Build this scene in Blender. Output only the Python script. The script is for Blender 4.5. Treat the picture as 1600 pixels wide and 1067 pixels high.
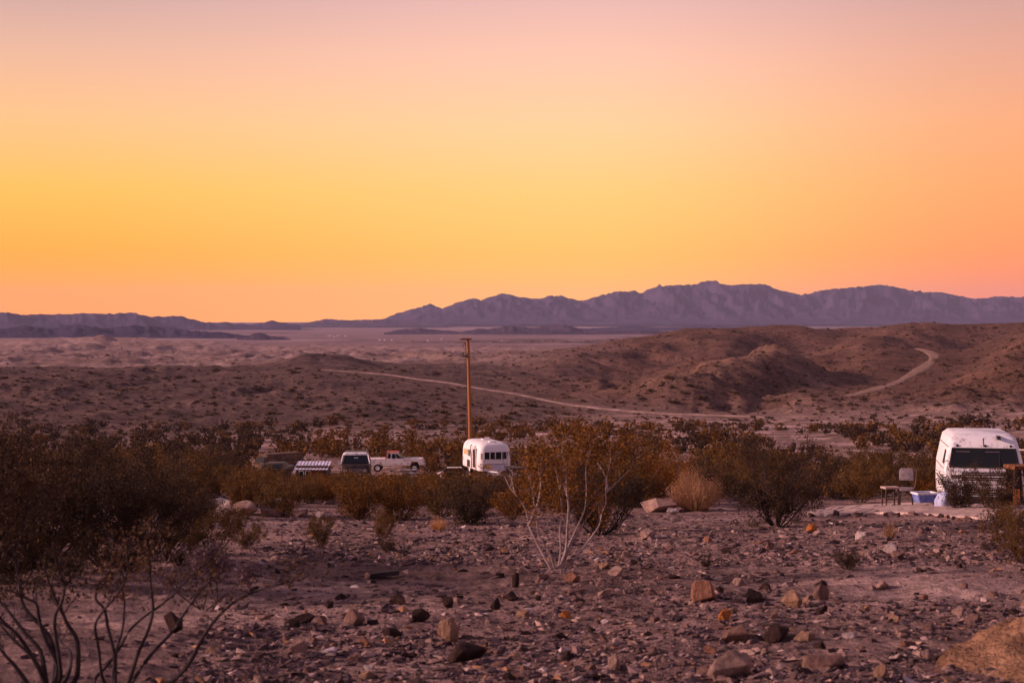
import bpy, bmesh, math, random
import numpy as np
from mathutils import Vector, Matrix
R = math.radians
rnd = random.Random(7)
nr = np.random.default_rng(7)
sc = bpy.context.scene
for o in list(bpy.data.objects): bpy.data.objects.remove(o)
C = sc.collection
F = 2400.0; HZ = 500.0            # focal length in photo pixels, horizon row

# ---------------------------------------------------------------- camera, sky, sun, exposure
cd = bpy.data.cameras.new('camera'); cam = bpy.data.objects.new('camera', cd); C.objects.link(cam)
cd.sensor_width = 36; cd.lens = F/1600*36; cd.clip_start = 0.2; cd.clip_end = 60000
cam.location = (0, 0, 0); cam.rotation_euler = (R(90)-math.atan(33.5/F), 0, 0)
cd.dof.use_dof = True; cd.dof.focus_distance = 70; cd.dof.aperture_fstop = 4.5
sc.camera = cam
sc.view_settings.view_transform = 'Standard'; sc.view_settings.look = 'None'
sc.view_settings.exposure = 0.35; sc.view_settings.gamma = 1; sc.view_settings.use_curve_mapping = False
sc.cycles.use_denoising = True
sc.cycles.max_bounces = 5; sc.cycles.diffuse_bounces = 3; sc.cycles.glossy_bounces = 2
sc.cycles.volume_bounces = 1; sc.cycles.transparent_max_bounces = 6

def lin(r, g, b, k=1.0):
    f = lambda c: (c/255/12.92 if c <= 10 else ((c/255+0.055)/1.055)**2.4)
    return (f(r)*k, f(g)*k, f(b)*k, 1)

SUN_DIR = Vector((-1.0, -0.06, 0.33)).normalized()
W = bpy.data.worlds.new('World'); sc.world = W; W.use_nodes = True
nt = W.node_tree; nt.nodes.clear(); N = nt.nodes.new; L = nt.links.new
tc = N('ShaderNodeTexCoord'); sep = N('ShaderNodeSeparateXYZ'); L(tc.outputs['Generated'], sep.inputs[0])
def ramp(stops, fac):
    n = N('ShaderNodeValToRGB'); cr = n.color_ramp
    while len(cr.elements) < len(stops): cr.elements.new(0.5)
    for e, (p, c) in zip(cr.elements, stops): e.position = p; e.color = c
    L(fac, n.inputs[0]); return n.outputs[0]
def maprange(src, a, b, smooth=True):
    n = N('ShaderNodeMapRange'); n.interpolation_type = 'SMOOTHSTEP' if smooth else 'LINEAR'
    n.inputs['From Min'].default_value = a; n.inputs['From Max'].default_value = b
    L(src, n.inputs['Value']); return n.outputs[0]
z = sep.outputs['Z']
up = [(0.32, lin(174, 136, 150)), (0.55, lin(130, 106, 130)), (1.0, lin(94, 80, 110))]
left = ramp([(0.0, lin(255, 142, 0, 1.45)), (0.042, lin(255, 158, 0, 1.12)), (0.083, lin(255, 182, 66)), (0.124, lin(248, 182, 120)), (0.164, lin(228, 170, 142)), (0.204, lin(196, 152, 150))]+up, z)
mid = ramp([(0.0, lin(255, 166, 64, 1.45)), (0.042, lin(255, 182, 76, 1.1)), (0.083, lin(255, 196, 108)), (0.124, lin(255, 198, 142)), (0.164, lin(249, 188, 160)), (0.204, lin(226, 172, 166))]+up, z)
right = ramp([(0.0, lin(226, 116, 84, 1.3)), (0.042, lin(248, 136, 72, 1.08)), (0.083, lin(250, 152, 88)), (0.124, lin(240, 156, 108)), (0.164, lin(222, 152, 128)), (0.204, lin(196, 144, 140))]+up, z)
back = ramp([(0.0, lin(160, 128, 150)), (0.06, lin(206, 152, 162)), (0.14, lin(216, 162, 170)), (0.25, lin(188, 148, 162)), (0.5, lin(142, 118, 144)), (1.0, lin(104, 90, 122))], z)
def mix(f, a, b):
    n = N('ShaderNodeMix'); n.data_type = 'RGBA'; L(f, n.inputs[0]); L(a, n.inputs[6]); L(b, n.inputs[7]); return n.outputs[2]
x = sep.outputs['X']
c1 = mix(maprange(x, -0.34, 0.06), left, mid)
c2 = mix(maprange(x, 0.04, 0.34), c1, right)
c3 = mix(maprange(sep.outputs['Y'], 0.35, -0.55), c2, back)
bg = N('ShaderNodeBackground'); L(c3, bg.inputs[0]); bg.inputs[1].default_value = 0.85
sky = N('ShaderNodeTexSky'); sky.sky_type = 'NISHITA'; sky.sun_disc = False
sky.sun_elevation = R(2.0); sky.sun_rotation = math.atan2(SUN_DIR.x, SUN_DIR.y)
bg2 = N('ShaderNodeBackground'); L(sky.outputs[0], bg2.inputs[0]); bg2.inputs[1].default_value = 0.05
add = N('ShaderNodeAddShader'); L(bg.outputs[0], add.inputs[0]); L(bg2.outputs[0], add.inputs[1])
out = N('ShaderNodeOutputWorld'); L(add.outputs[0], out.inputs[0])

sd = bpy.data.lights.new('sun', 'SUN'); so = bpy.data.objects.new('sun', sd); C.objects.link(so)
sd.energy = 4.4; sd.angle = R(4); sd.color = (1.0, 0.64, 0.55)
so.rotation_euler = SUN_DIR.to_track_quat('Z', 'Y').to_euler()

# ---------------------------------------------------------------- helpers
def tag(o, label=None, cat=None, group=None, kind=None):
    if label: o['label'] = label
    if cat: o['category'] = cat
    if group: o['group'] = group
    if kind: o['kind'] = kind
    return o
def link(o, parent=None):
    C.objects.link(o)
    if parent: o.parent = parent
    return o
def empty(name, loc, rz=0, **k):
    o = bpy.data.objects.new(name, None); o.location = loc; o.rotation_euler = (0, 0, rz); C.objects.link(o)
    return tag(o, **k)
def np_mesh(name, V, Fa, m, smooth=False, colors=None):
    V = np.asarray(V, np.float32); Fa = np.asarray(Fa, np.int32); k = Fa.shape[1]
    me = bpy.data.meshes.new(name); me.vertices.add(len(V)); me.vertices.foreach_set('co', V.ravel())
    me.loops.add(Fa.size); me.loops.foreach_set('vertex_index', Fa.ravel())
    me.polygons.add(len(Fa)); me.polygons.foreach_set('loop_start', np.arange(0, Fa.size, k, dtype=np.int32))
    me.polygons.foreach_set('use_smooth', np.full(len(Fa), smooth))
    if colors is not None:
        a = me.color_attributes.new('tint', 'FLOAT_COLOR', 'POINT'); a.data.foreach_set('color', np.asarray(colors, np.float32).ravel())
    me.update(); me.validate(); me.materials.append(m); return me
class MB:
    """collects shapes into one mesh"""
    def __init__(s): s.v = []; s.f = []
    def add(s, vs, fs):
        o = len(s.v); s.v += [tuple(v) for v in vs]; s.f += [tuple(i+o for i in f) for f in fs]; return s
    def box(s, c, d, rot=None):
        cx, cy, cz = c; hx, hy, hz = d[0]/2, d[1]/2, d[2]/2
        vs = [Vector((a*hx, b*hy, e*hz)) for a in (-1, 1) for b in (-1, 1) for e in (-1, 1)]
        if rot is not None: vs = [rot @ v for v in vs]
        vs = [v+Vector(c) for v in vs]
        return s.add(vs, [(0, 1, 3, 2), (4, 6, 7, 5), (0, 4, 5, 1), (2, 3, 7, 6), (0, 2, 6, 4), (1, 5, 7, 3)])
    def tube(s, pts, r0, r1=None, n=6, cap=True):
        r1 = r0 if r1 is None else r1; pts = [Vector(p) for p in pts]; m = len(pts); vs = []; fs = []
        up_ = Vector((0.31, 0.17, 0.93))
        for i, p in enumerate(pts):
            t = (pts[min(i+1, m-1)]-pts[max(i-1, 0)]).normalized()
            if t.length == 0: t = Vector((0, 0, 1))
            a = t.cross(up_ if abs(t.dot(up_)) < .95 else Vector((1, 0, 0))).normalized(); b = t.cross(a)
            r = r0+(r1-r0)*i/max(1, m-1)
            for k in range(n):
                an = 2*math.pi*k/n; vs.append(p+(a*math.cos(an)+b*math.sin(an))*r)
        for i in range(m-1):
            for k in range(n):
                fs.append((i*n+k, i*n+(k+1) % n, (i+1)*n+(k+1) % n, (i+1)*n+k))
        if cap: fs.append(tuple(range(n-1, -1, -1))); fs.append(tuple((m-1)*n+k for k in range(n)))
        return s.add(vs, fs)
    def loft(s, levels, n=6):
        """stack of rounded rectangles: (z, x0, x1, y0, y1, r)"""
        rings = []
        for (zz, x0, x1, y0, y1, r) in levels:
            ring = []
            for (cx, cy, a0) in ((x1-r, y1-r, 0), (x0+r, y1-r, 90), (x0+r, y0+r, 180), (x1-r, y0+r, 270)):
                for k in range(n+1):
                    a = R(a0+90*k/n); ring.append((cx+r*math.cos(a), cy+r*math.sin(a), zz))
            rings.append(ring)
        m = len(rings[0]); vs = [v for r_ in rings for v in r_]; fs = []
        for i in range(len(rings)-1):
            for k in range(m): fs.append((i*m+k, i*m+(k+1) % m, (i+1)*m+(k+1) % m, (i+1)*m+k))
        fs.append(tuple(range(m-1, -1, -1))); fs.append(tuple((len(rings)-1)*m+k for k in range(m)))
        return s.add(vs, fs)
    def slab(s, q, t):
        """plate on four corners q, thickness t along the normal"""
        q = [Vector(p) for p in q]; nn = (q[1]-q[0]).cross(q[3]-q[0]).normalized()*t
        return s.add(q+[p+nn for p in q], [(3, 2, 1, 0), (4, 5, 6, 7), (0, 1, 5, 4), (1, 2, 6, 5), (2, 3, 7, 6), (3, 0, 4, 7)])
    def frame(s, q, w, t):
        """rim of width w round the four corners q"""
        q = [Vector(p) for p in q]; c = sum(q, Vector())/4
        inn = []
        for i, p in enumerate(q):
            a = (q[(i+1) % 4]-p).normalized(); b = (q[i-1]-p).normalized(); inn.append(p+(a+b)*w)
        for i in range(4):
            j = (i+1) % 4; s.slab([q[i], q[j], inn[j], inn[i]], t)
        return s
    def prism(s, poly, x0, x1):
        """side outline (y, z) extruded along x"""
        n = len(poly); vs = [(x0, a, b) for a, b in poly]+[(x1, a, b) for a, b in poly]
        fs = [tuple(range(n)), tuple(range(2*n-1, n-1, -1))]+[(i, i+n, (i+1) % n+n, (i+1) % n) for i in range(n)]
        return s.add(vs, fs)
    def cyl(s, c, r, w, axis='x', n=16):
        d = {'x': Vector((w/2, 0, 0)), 'y': Vector((0, w/2, 0)), 'z': Vector((0, 0, w/2))}[axis]
        return s.tube([Vector(c)-d, Vector(c)+d], r, r, n)
    def mesh(s, name, m, smooth=False):
        me = bpy.data.meshes.new(name); me.from_pydata(s.v, [], s.f); me.update()
        bm = bmesh.new(); bm.from_mesh(me); bmesh.ops.recalc_face_normals(bm, faces=bm.faces); bm.to_mesh(me); bm.free()
        me.materials.append(m)
        if smooth:
            for p in me.polygons: p.use_smooth = True
            me.set_sharp_from_angle(angle=R(38))
        return me
    def build(s, name, m, parent=None, smooth=False):
        return link(bpy.data.objects.new(name, s.mesh(name, m, smooth)), parent)

# ---------------------------------------------------------------- materials
def new_mat(name):
    m = bpy.data.materials.new(name); m.use_nodes = True; t = m.node_tree; t.nodes.clear()
    o = t.nodes.new('ShaderNodeOutputMaterial'); p = t.nodes.new('ShaderNodeBsdfPrincipled')
    t.links.new(p.outputs[0], o.inputs[0]); return m, t, p
def noise(t, scale, detail=6, rough=0.6, vec=None):
    n = t.nodes.new('ShaderNodeTexNoise'); n.inputs['Scale'].default_value = scale
    n.inputs['Detail'].default_value = detail; n.inputs['Roughness'].default_value = rough
    if vec: t.links.new(vec, n.inputs['Vector'])
    return n.outputs[0]
def cramp(t, fac, stops):
    n = t.nodes.new('ShaderNodeValToRGB'); cr = n.color_ramp
    while len(cr.elements) < len(stops): cr.elements.new(0.5)
    for e, (p, c) in zip(cr.elements, stops): e.position = p; e.color = (*c[:3], 1)
    t.links.new(fac, n.inputs[0]); return n.outputs[0]
def mixc(t, fac, a, b, mode='MIX'):
    n = t.nodes.new('ShaderNodeMix'); n.data_type = 'RGBA'; n.blend_type = mode
    for s, v in ((0, fac), (6, a), (7, b)):
        if isinstance(v, (int, float)): n.inputs[s].default_value = v
        elif isinstance(v, tuple): n.inputs[s].default_value = (*v[:3], 1)
        else: t.links.new(v, n.inputs[s])
    return n.outputs[2]
def bump(t, p, h, strength, dist):
    b = t.nodes.new('ShaderNodeBump'); b.inputs['Strength'].default_value = strength; b.inputs['Distance'].default_value = dist
    t.links.new(h, b.inputs['Height']); t.links.new(b.outputs[0], p.inputs['Normal'])
def objvec(t):
    return t.nodes.new('ShaderNodeTexCoord').outputs['Object']
def plain(name, a, b, scale=3, rough=0.85, metal=0, spec=0.2, bmp=0.2, bdist=0.01, lo=0.4, hi=0.62):
    m, t, p = new_mat(name); v = objvec(t)
    n = noise(t, scale, 7, 0.65, v)
    t.links.new(cramp(t, n, [(lo, a), (hi, b)]), p.inputs['Base Color'])
    p.inputs['Roughness'].default_value = rough; p.inputs['Metallic'].default_value = metal
    p.inputs['Specular IOR Level'].default_value = spec
    if bmp: bump(t, p, noise(t, scale*6, 4, 0.6, v), bmp, bdist)
    return m
def foliage(name, cols, transl=0.25):
    m, t, p = new_mat(name); oi = t.nodes.new('ShaderNodeObjectInfo'); g = t.nodes.new('ShaderNodeNewGeometry')
    a = cramp(t, g.outputs['Random Per Island'], [(i/(len(cols)-1), c) for i, c in enumerate(cols)])
    b = cramp(t, oi.outputs['Random'], [(0, (0.72, 0.72, 0.72)), (0.5, (1.0, 1.0, 1.0)), (1, (1.35, 1.2, 1.1))])
    col = mixc(t, 1.0, a, b, 'MULTIPLY'); t.links.new(col, p.inputs['Base Color'])
    p.inputs['Roughness'].default_value = 0.8; p.inputs['Specular IOR Level'].default_value = 0.1
    tr = t.nodes.new('ShaderNodeBsdfTranslucent'); t.links.new(col, tr.inputs[0])
    ms = t.nodes.new('ShaderNodeMixShader'); ms.inputs[0].default_value = transl
    t.links.new(p.outputs[0], ms.inputs[1]); t.links.new(tr.outputs[0], ms.inputs[2])
    t.links.new(ms.outputs[0], t.nodes['Material Output'].inputs[0]); return m
M = {}
def ground_mat():
    m, t, p = new_mat('desert_soil')
    at = t.nodes.new('ShaderNodeAttribute'); at.attribute_name = 'tint'
    v = objvec(t)
    n1 = noise(t, 0.9, 10, 0.72, v); n2 = noise(t, 9.0, 6, 0.7, v); n3 = noise(t, 0.06, 8, 0.65, v)
    c = mixc(t, 1.0, at.outputs['Color'], cramp(t, n1, [(0.36, (0.58, 0.56, 0.58)), (0.52, (1, 1, 1)), (0.68, (1.38, 1.34, 1.32))]), 'MULTIPLY')
    c = mixc(t, 1.0, c, cramp(t, n2, [(0.34, (0.66, 0.64, 0.64)), (0.5, (1, 1, 1)), (0.68, (1.3, 1.28, 1.25))]), 'MULTIPLY')
    c = mixc(t, 1.0, c, cramp(t, n3, [(0.36, (0.72, 0.68, 0.66)), (0.5, (1, 1, 1)), (0.66, (1.3, 1.25, 1.2))]), 'MULTIPLY')
    n4 = noise(t, 0.28, 8, 0.75, v)
    c = mixc(t, 1.0, c, cramp(t, n4, [(0.36, (0.60, 0.56, 0.56)), (0.5, (1, 1, 1)), (0.66, (1.32, 1.28, 1.26))]), 'MULTIPLY')
    t.links.new(c, p.inputs['Base Color']); p.inputs['Roughness'].default_value = 0.95; p.inputs['Specular IOR Level'].default_value = 0.05
    s = t.nodes.new('ShaderNodeMath'); s.operation = 'MULTIPLY_ADD'; t.links.new(n1, s.inputs[0]); s.inputs[1].default_value = 3.0; t.links.new(n2, s.inputs[2])
    s2 = t.nodes.new('ShaderNodeMath'); s2.operation = 'MULTIPLY_ADD'; t.links.new(n4, s2.inputs[0]); s2.inputs[1].default_value = 8.0; t.links.new(s.outputs[0], s2.inputs[2])
    bump(t, p, s2.outputs[0], 1.0, 0.14); return m
M['soil'] = ground_mat()
def gravel_mat():
    m, t, p = new_mat('gravel_stone')
    at = t.nodes.new('ShaderNodeAttribute'); at.attribute_name = 'tint'; v = objvec(t)
    c = mixc(t, 1.0, at.outputs['Color'], cramp(t, noise(t, 30, 4, 0.7, v), [(0.35, (0.7, 0.68, 0.68)), (0.65, (1.25, 1.25, 1.25))]), 'MULTIPLY')
    t.links.new(c, p.inputs['Base Color']); p.inputs['Roughness'].default_value = 0.9; p.inputs['Specular IOR Level'].default_value = 0.1
    return m
M['gravel'] = gravel_mat()
def rock_mat(name, cols):
    cols = cols*2 if len(cols) == 1 else cols
    m, t, p = new_mat(name); v = objvec(t); oi = t.nodes.new('ShaderNodeObjectInfo')
    base = cramp(t, oi.outputs['Random'], [(i/max(1, len(cols)-1), c) for i, c in enumerate(cols)])
    n = noise(t, 3.5, 8, 0.7, v)
    c = mixc(t, 1.0, base, cramp(t, n, [(0.34, (0.6, 0.56, 0.56)), (0.5, (1, 1, 1)), (0.68, (1.45, 1.35, 1.28))]), 'MULTIPLY')
    t.links.new(c, p.inputs['Base Color']); p.inputs['Roughness'].default_value = 0.95; p.inputs['Specular IOR Level'].default_value = 0.04
    bump(t, p, noise(t, 7, 8, 0.7, v), 0.9, 0.06); return m
M['rock'] = rock_mat('rock_mixed', [(0.13, 0.08, 0.08), (0.20, 0.12, 0.11), (0.09, 0.055, 0.055), (0.26, 0.17, 0.15), (0.15, 0.09, 0.09), (0.22, 0.15, 0.15), (0.07, 0.045, 0.05), (0.24, 0.12, 0.07)])
M['rock_tan'] = rock_mat('rock_tan', [(0.28, 0.165, 0.115)])
M['rock_dark'] = rock_mat('rock_dark', [(0.050, 0.029, 0.027)])
M['rock_brown'] = rock_mat('rock_brown', [(0.20, 0.115, 0.10)])
M['rock_red'] = rock_mat('rock_red', [(0.24, 0.115, 0.08)])
M['rock_orange'] = rock_mat('rock_orange', [(0.42, 0.15, 0.045)])
M['rock_pale'] = rock_mat('rock_pale', [(0.46, 0.36, 0.35)])
M['rock_pink'] = rock_mat('rock_pink', [(0.33, 0.21, 0.18)])
M['leaf_rust'] = foliage('leaf_rust', [(0.11, 0.042, 0.010), (0.19, 0.075, 0.016), (0.13, 0.06, 0.016), (0.27, 0.115, 0.024)])
M['leaf_dark'] = foliage('leaf_dark', [(0.042, 0.026, 0.022), (0.065, 0.038, 0.024), (0.085, 0.050, 0.024), (0.05, 0.028, 0.027)])  # dark leaves; on the left bushes shade is put into this colour too
M['leaf_olive'] = foliage('leaf_olive', [(0.07, 0.038, 0.016), (0.11, 0.062, 0.020), (0.16, 0.085, 0.024), (0.085, 0.038, 0.018)])
M['leaf_hill'] = foliage('leaf_hill', [(0.065, 0.038, 0.026), (0.12, 0.072, 0.042), (0.08, 0.048, 0.030)])
M['leaf_straw'] = foliage('leaf_straw', [(0.45, 0.26, 0.15), (0.55, 0.32, 0.18), (0.38, 0.2, 0.12)])
M['leaf_gold'] = foliage('leaf_gold', [(0.45, 0.25, 0.08), (0.6, 0.36, 0.16), (0.3, 0.16, 0.06)])
M['leaf_mauve'] = foliage('leaf_mauve', [(0.14, 0.09, 0.11), (0.2, 0.13, 0.15), (0.1, 0.06, 0.07)])
M['stem_grey'] = plain('stem_grey', (0.22, 0.155, 0.16), (0.40, 0.30, 0.30), 8)
M['stem_dark'] = plain('stem_dark', (0.022, 0.014, 0.018), (0.06, 0.04, 0.045), 8)
M['stem_brown'] = plain('stem_brown', (0.07, 0.045, 0.04), (0.14, 0.09, 0.08), 8)
M['white_paint'] = plain('white_paint', (0.42, 0.28, 0.22), (0.78, 0.72, 0.74), 1.6, 0.5, 0, 0.4, 0.15, 0.01, 0.30, 0.42)
M['white_worn'] = plain('white_worn', (0.34, 0.22, 0.18), (0.74, 0.66, 0.66), 2.4, 0.6, 0, 0.3, 0.2, 0.01, 0.34, 0.47)
M['roof_white'] = plain('roof_white', (0.40, 0.32, 0.34), (0.80, 0.76, 0.80), 1.5, 0.6, 0, 0.3, 0.5, 0.03, 0.34, 0.50)
def worn_shaded_white():
    m, t, p = new_mat('camper_white'); v = objvec(t); mp = t.nodes.new('ShaderNodeMapping'); t.links.new(v, mp.inputs[0]); mp.inputs['Scale'].default_value = (5, 5, .8)
    a = cramp(t, noise(t, 1.3, 8, .7, mp.outputs[0]), [(0.34, (.48, .40, .40)), (0.48, (.78, .74, .78))]); b = cramp(t, noise(t, 2.2, 9, .75, v), [(0.34, (.5, .45, .47)), (0.43, (1, 1, 1))])  # streaks are stains; the patchy mottle also paints leaf shade
    t.links.new(mixc(t, 1.0, a, b, 'MULTIPLY'), p.inputs['Base Color']); p.inputs['Roughness'].default_value = .5; p.inputs['Specular IOR Level'].default_value = .35; return m
M['camper_white'] = worn_shaded_white()
M['lavender_paint'] = plain('lavender_paint', (0.45, 0.40, 0.52), (0.68, 0.64, 0.78), 3, 0.6)
M['yellow_panel'] = plain('yellow_panel', (0.50, 0.27, 0.08), (0.66, 0.42, 0.15), 4, 0.7)
M['dark_metal'] = plain('dark_metal', (0.02, 0.015, 0.018), (0.05, 0.035, 0.035), 4, 0.5)
M['rubber'] = plain('rubber', (0.012, 0.01, 0.012), (0.03, 0.025, 0.025), 8, 0.9)
M['chrome'] = plain('chrome', (0.45, 0.4, 0.4), (0.7, 0.62, 0.6), 6, 0.35, 0.8, 0.5, 0.1)
M['red_paint'] = plain('red_paint', (0.40, 0.06, 0.03), (0.55, 0.12, 0.06), 5, 0.6)
M['rust'] = plain('rust', (0.12, 0.04, 0.02), (0.30, 0.11, 0.045), 6, 0.9)
M['orange_paint'] = plain('orange_paint', (0.62, 0.17, 0.02), (0.75, 0.24, 0.04), 6, 0.7, lo=.35, hi=.45)
M['brown_wood'] = plain('brown_wood', (0.16, 0.07, 0.03), (0.26, 0.12, 0.06), 6, 0.85)
M['grey_cloth'] = plain('grey_cloth', (0.17, 0.13, 0.15), (0.27, 0.21, 0.235), 6, 0.9)
M['blue_plastic'] = plain('blue_plastic', (0.10, 0.13, 0.36), (0.22, 0.26, 0.52), 4, 0.5)
M['blue_grey'] = plain('blue_grey', (0.30, 0.32, 0.50), (0.50, 0.52, 0.68), 5, 0.6)
M['tan_paint'] = plain('tan_paint', (0.06, 0.032, 0.022), (0.17, 0.095, 0.062), 3, 0.7)
M['dark_body'] = plain('dark_body', (0.018, 0.012, 0.013), (0.05, 0.03, 0.028), 3, 0.5, 0, 0.25)
M['road'] = plain('road_dirt', (0.18, 0.116, 0.102), (0.32, 0.21, 0.188), 0.35, 0.95, 0, 0.05, 0.5, 0.06)
M['trail'] = plain('trail_dirt', (0.20, 0.12, 0.09), (0.32, 0.205, 0.16), 0.5, 0.95, 0, 0.05, 0.5, 0.06)
M['pad'] = plain('pad_dirt', (0.40, 0.27, 0.24), (0.52, 0.37, 0.33), 1.2, 0.95, 0, 0.05, 0.4, 0.02)
M['mound'] = plain('mound_dirt', (0.15, 0.08, 0.052), (0.32, 0.175, 0.11), 3.2, 0.98, 0, 0.02, 1.0, 0.09)
def wood_pole():
    m, t, p = new_mat('pole_wood'); v = objvec(t); mp = t.nodes.new('ShaderNodeMapping'); t.links.new(v, mp.inputs[0]); mp.inputs['Scale'].default_value = (14, 14, 0.5)
    t.links.new(cramp(t, noise(t, 1.5, 6, 0.6, mp.outputs[0]), [(0.35, (0.18, 0.065, 0.02)), (0.65, (0.42, 0.165, 0.05))]), p.inputs['Base Color'])
    p.inputs['Roughness'].default_value = 0.8; return m
M['pole'] = wood_pole()
def glass_mat():
    m, t, p = new_mat('dark_glass'); p.inputs['Base Color'].default_value = (0.012, 0.014, 0.018, 1); p.inputs['Roughness'].default_value = 0.3
    p.inputs['Specular IOR Level'].default_value = 0.18; return m
M['glass'] = glass_mat()
def mount_mat(name, a, b, sc_):
    m, t, p = new_mat(name); v = objvec(t)
    c = cramp(t, noise(t, sc_, 10, 0.65, v), [(0.38, a), (0.62, b)])
    t.links.new(c, p.inputs['Base Color']); p.inputs['Roughness'].default_value = 1; p.inputs['Specular IOR Level'].default_value = 0
    bump(t, p, noise(t, sc_*2.5, 10, 0.75, v), 0.7, 45); return m
M['mount'] = mount_mat('mountain_rock', (0.034, 0.026, 0.060), (0.070, 0.050, 0.095), 0.004)  # part of the haze's blue is put into this rock colour
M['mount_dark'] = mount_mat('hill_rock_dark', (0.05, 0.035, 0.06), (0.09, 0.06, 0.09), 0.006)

# ---------------------------------------------------------------- terrain
def vnoise(x, y, seed=0):
    xi = np.floor(x).astype(np.int64); yi = np.floor(y).astype(np.int64); fx = x-xi; fy = y-yi
    def h(a, b):
        n = (a*374761393+b*668265263+seed*1442695041) & 0xffffffff
        n = ((n ^ (n >> 13))*1274126177) & 0xffffffff
        n = (n ^ (n >> 16)) & 0xffffffff
        an = n.astype(np.float64)/4294967296.0*2*np.pi
        return np.cos(an), np.sin(an)
    u = fx*fx*fx*(fx*(fx*6-15)+10); v = fy*fy*fy*(fy*(fy*6-15)+10)
    def g(a, b, dx, dy):
        c, s = h(a, b); return c*dx+s*dy
    a = g(xi, yi, fx, fy); b = g(xi+1, yi, fx-1, fy); c = g(xi, yi+1, fx, fy-1); d = g(xi+1, yi+1, fx-1, fy-1)
    return ((a*(1-u)+b*u)*(1-v)+(c*(1-u)+d*u)*v)*1.5
def fbm(x, y, octv=4, seed=0, gain=0.5, ridged=False):
    s = 0; a = 1; tot = 0
    for i in range(octv):
        n = vnoise(x*2**i, y*2**i, seed+i*17)
        if ridged: n = 1-2*np.abs(n)*1.3
        s = s+n*a; tot += a; a *= gain
    return s/tot
def wav(x, y):   # cheap smooth patchiness for scattering
    return (math.sin(x*1.7+1.3*math.sin(y*1.1+.4))+math.sin(y*2.1+1.7*math.sin(x*.9+2.1))+math.sin((x+y)*1.3+2*math.sin(x*.5-y*.7)))/3
def smooth(a, b, x):
    t = np.clip((x-a)/(b-a), 0, 1); return t*t*(3-2*t)

NEAR = [(1.5, 500+F*(1.5+.09*1.5)/1.5), (3, 500+F*(1.5+.09*3)/3), (6, 500+F*(1.5+.09*6)/6)]+[(d, 500+F*(1.5+.09*d)/d) for d in (8, 10, 13, 16, 20, 25, 30, 36, 43, 52, 62, 75, 90, 105, 120, 140)]
TAB = {
 -500: [(200, 704), (260, 688), (300, 660), (450, 574), (520, 594), (700, 580), (1000, 560), (1400, 540), (1600, 534), (2000, 540)],
 0: [(200, 704), (260, 688), (300, 662), (450, 572), (520, 592), (700, 578), (1000, 560), (1400, 536), (1600, 533), (2000, 540)],
 160: [(200, 704), (260, 688), (300, 662), (450, 570), (520, 590), (700, 576), (1000, 560), (1300, 538), (1500, 525), (1700, 536), (2000, 542)],
 300: [(200, 704), (260, 686), (300, 660), (450, 571), (520, 586), (700, 576), (1000, 560), (1400, 540), (1600, 535), (1800, 536), (2200, 541)],
 400: [(200, 702), (260, 682), (300, 656), (450, 574), (520, 582), (700, 570), (1000, 560), (1500, 545), (1800, 538), (2200, 541)],
 480: [(200, 700), (260, 678), (300, 654), (425, 574), (480, 584), (600, 553), (680, 563), (1000, 557), (1500, 546), (2200, 541)],
 540: [(200, 698), (260, 674), (300, 650), (430, 576), (480, 584), (600, 557), (680, 565), (1000, 558), (1500, 546), (2200, 541)],
 600: [(200, 698), (260, 672), (300, 646), (425, 580), (480, 584), (640, 572), (900, 560), (1100, 556), (1500, 546), (2200, 541)],
 700: [(200, 697), (260, 672), (300, 648), (395, 594), (450, 588), (650, 574), (850, 555), (980, 560), (1500, 547), (2200, 541)],
 800: [(200, 697), (260, 674), (300, 654), (375, 609), (450, 600), (650, 577), (850, 552), (980, 558), (1500, 547), (2200, 541)],
 900: [(200, 696), (260, 672), (300, 656), (350, 628), (450, 607), (650, 572), (850, 541), (980, 552), (1500, 547), (2200, 541)],
 1000: [(200, 694), (260, 668), (300, 652), (325, 641), (420, 622), (550, 596), (750, 560), (900, 524), (1020, 536), (1500, 546), (2200, 541)],
 1100: [(200, 692), (260, 663), (310, 647), (400, 618), (480, 592), (560, 588), (720, 560), (900, 512), (1020, 524), (1400, 540), (2200, 540)],
 1200: [(200, 690), (260, 664), (300, 653), (400, 612), (500, 569), (580, 574), (720, 552), (900, 507), (1020, 520), (1400, 538), (2200, 540)],
 1300: [(200, 690), (260, 662), (320, 644), (400, 608), (520, 556), (580, 570), (720, 546), (900, 504), (1020, 520), (1400, 538), (2200, 540)],
 1400: [(200, 690), (260, 662), (320, 640), (400, 612), (540, 541), (610, 556), (740, 538), (920, 503), (1040, 520), (1400, 538), (2200, 540)],
 1480: [(200, 690), (260, 660), (340, 632), (420, 606), (550, 546), (620, 556), (760, 534), (940, 504), (1040, 520), (1400, 538), (2200, 540)],
 1600: [(200, 690), (260, 660), (340, 630), (440, 598), (560, 549), (620, 556), (780, 525), (950, 499), (1050, 520), (1400, 538), (2200, 540)],
 2100: [(200, 690), (260, 660), (340, 630), (440, 598), (560, 549), (620, 556), (780, 525), (950, 497), (1050, 520), (1400, 538), (2200, 540)]}
FAR = [(3000, 533), (4500, 522.5), (6500, 515.5), (8500, 510), (10500, 506), (13000, 503.5)]
lr = np.linspace(math.log(1.5), math.log(13000), 1600)
cols = sorted(TAB); prof = []
ker = np.exp(-0.5*(np.arange(-14, 15)/5.0)**2); ker /= ker.sum()
for c in cols:
    k = NEAR+TAB[c]+FAR; y = np.interp(lr, [math.log(a) for a, b in k], [b for a, b in k])
    yp = np.pad(y, 14, mode='edge'); prof.append(np.convolve(yp, ker, 'valid'))
prof = np.array(prof)
th_in = np.linspace(R(-25), R(25), 510)
th = np.concatenate([np.linspace(R(-180), R(-25), 54)[:-1], th_in, np.linspace(R(25), R(180), 54)[1:]])
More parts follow.
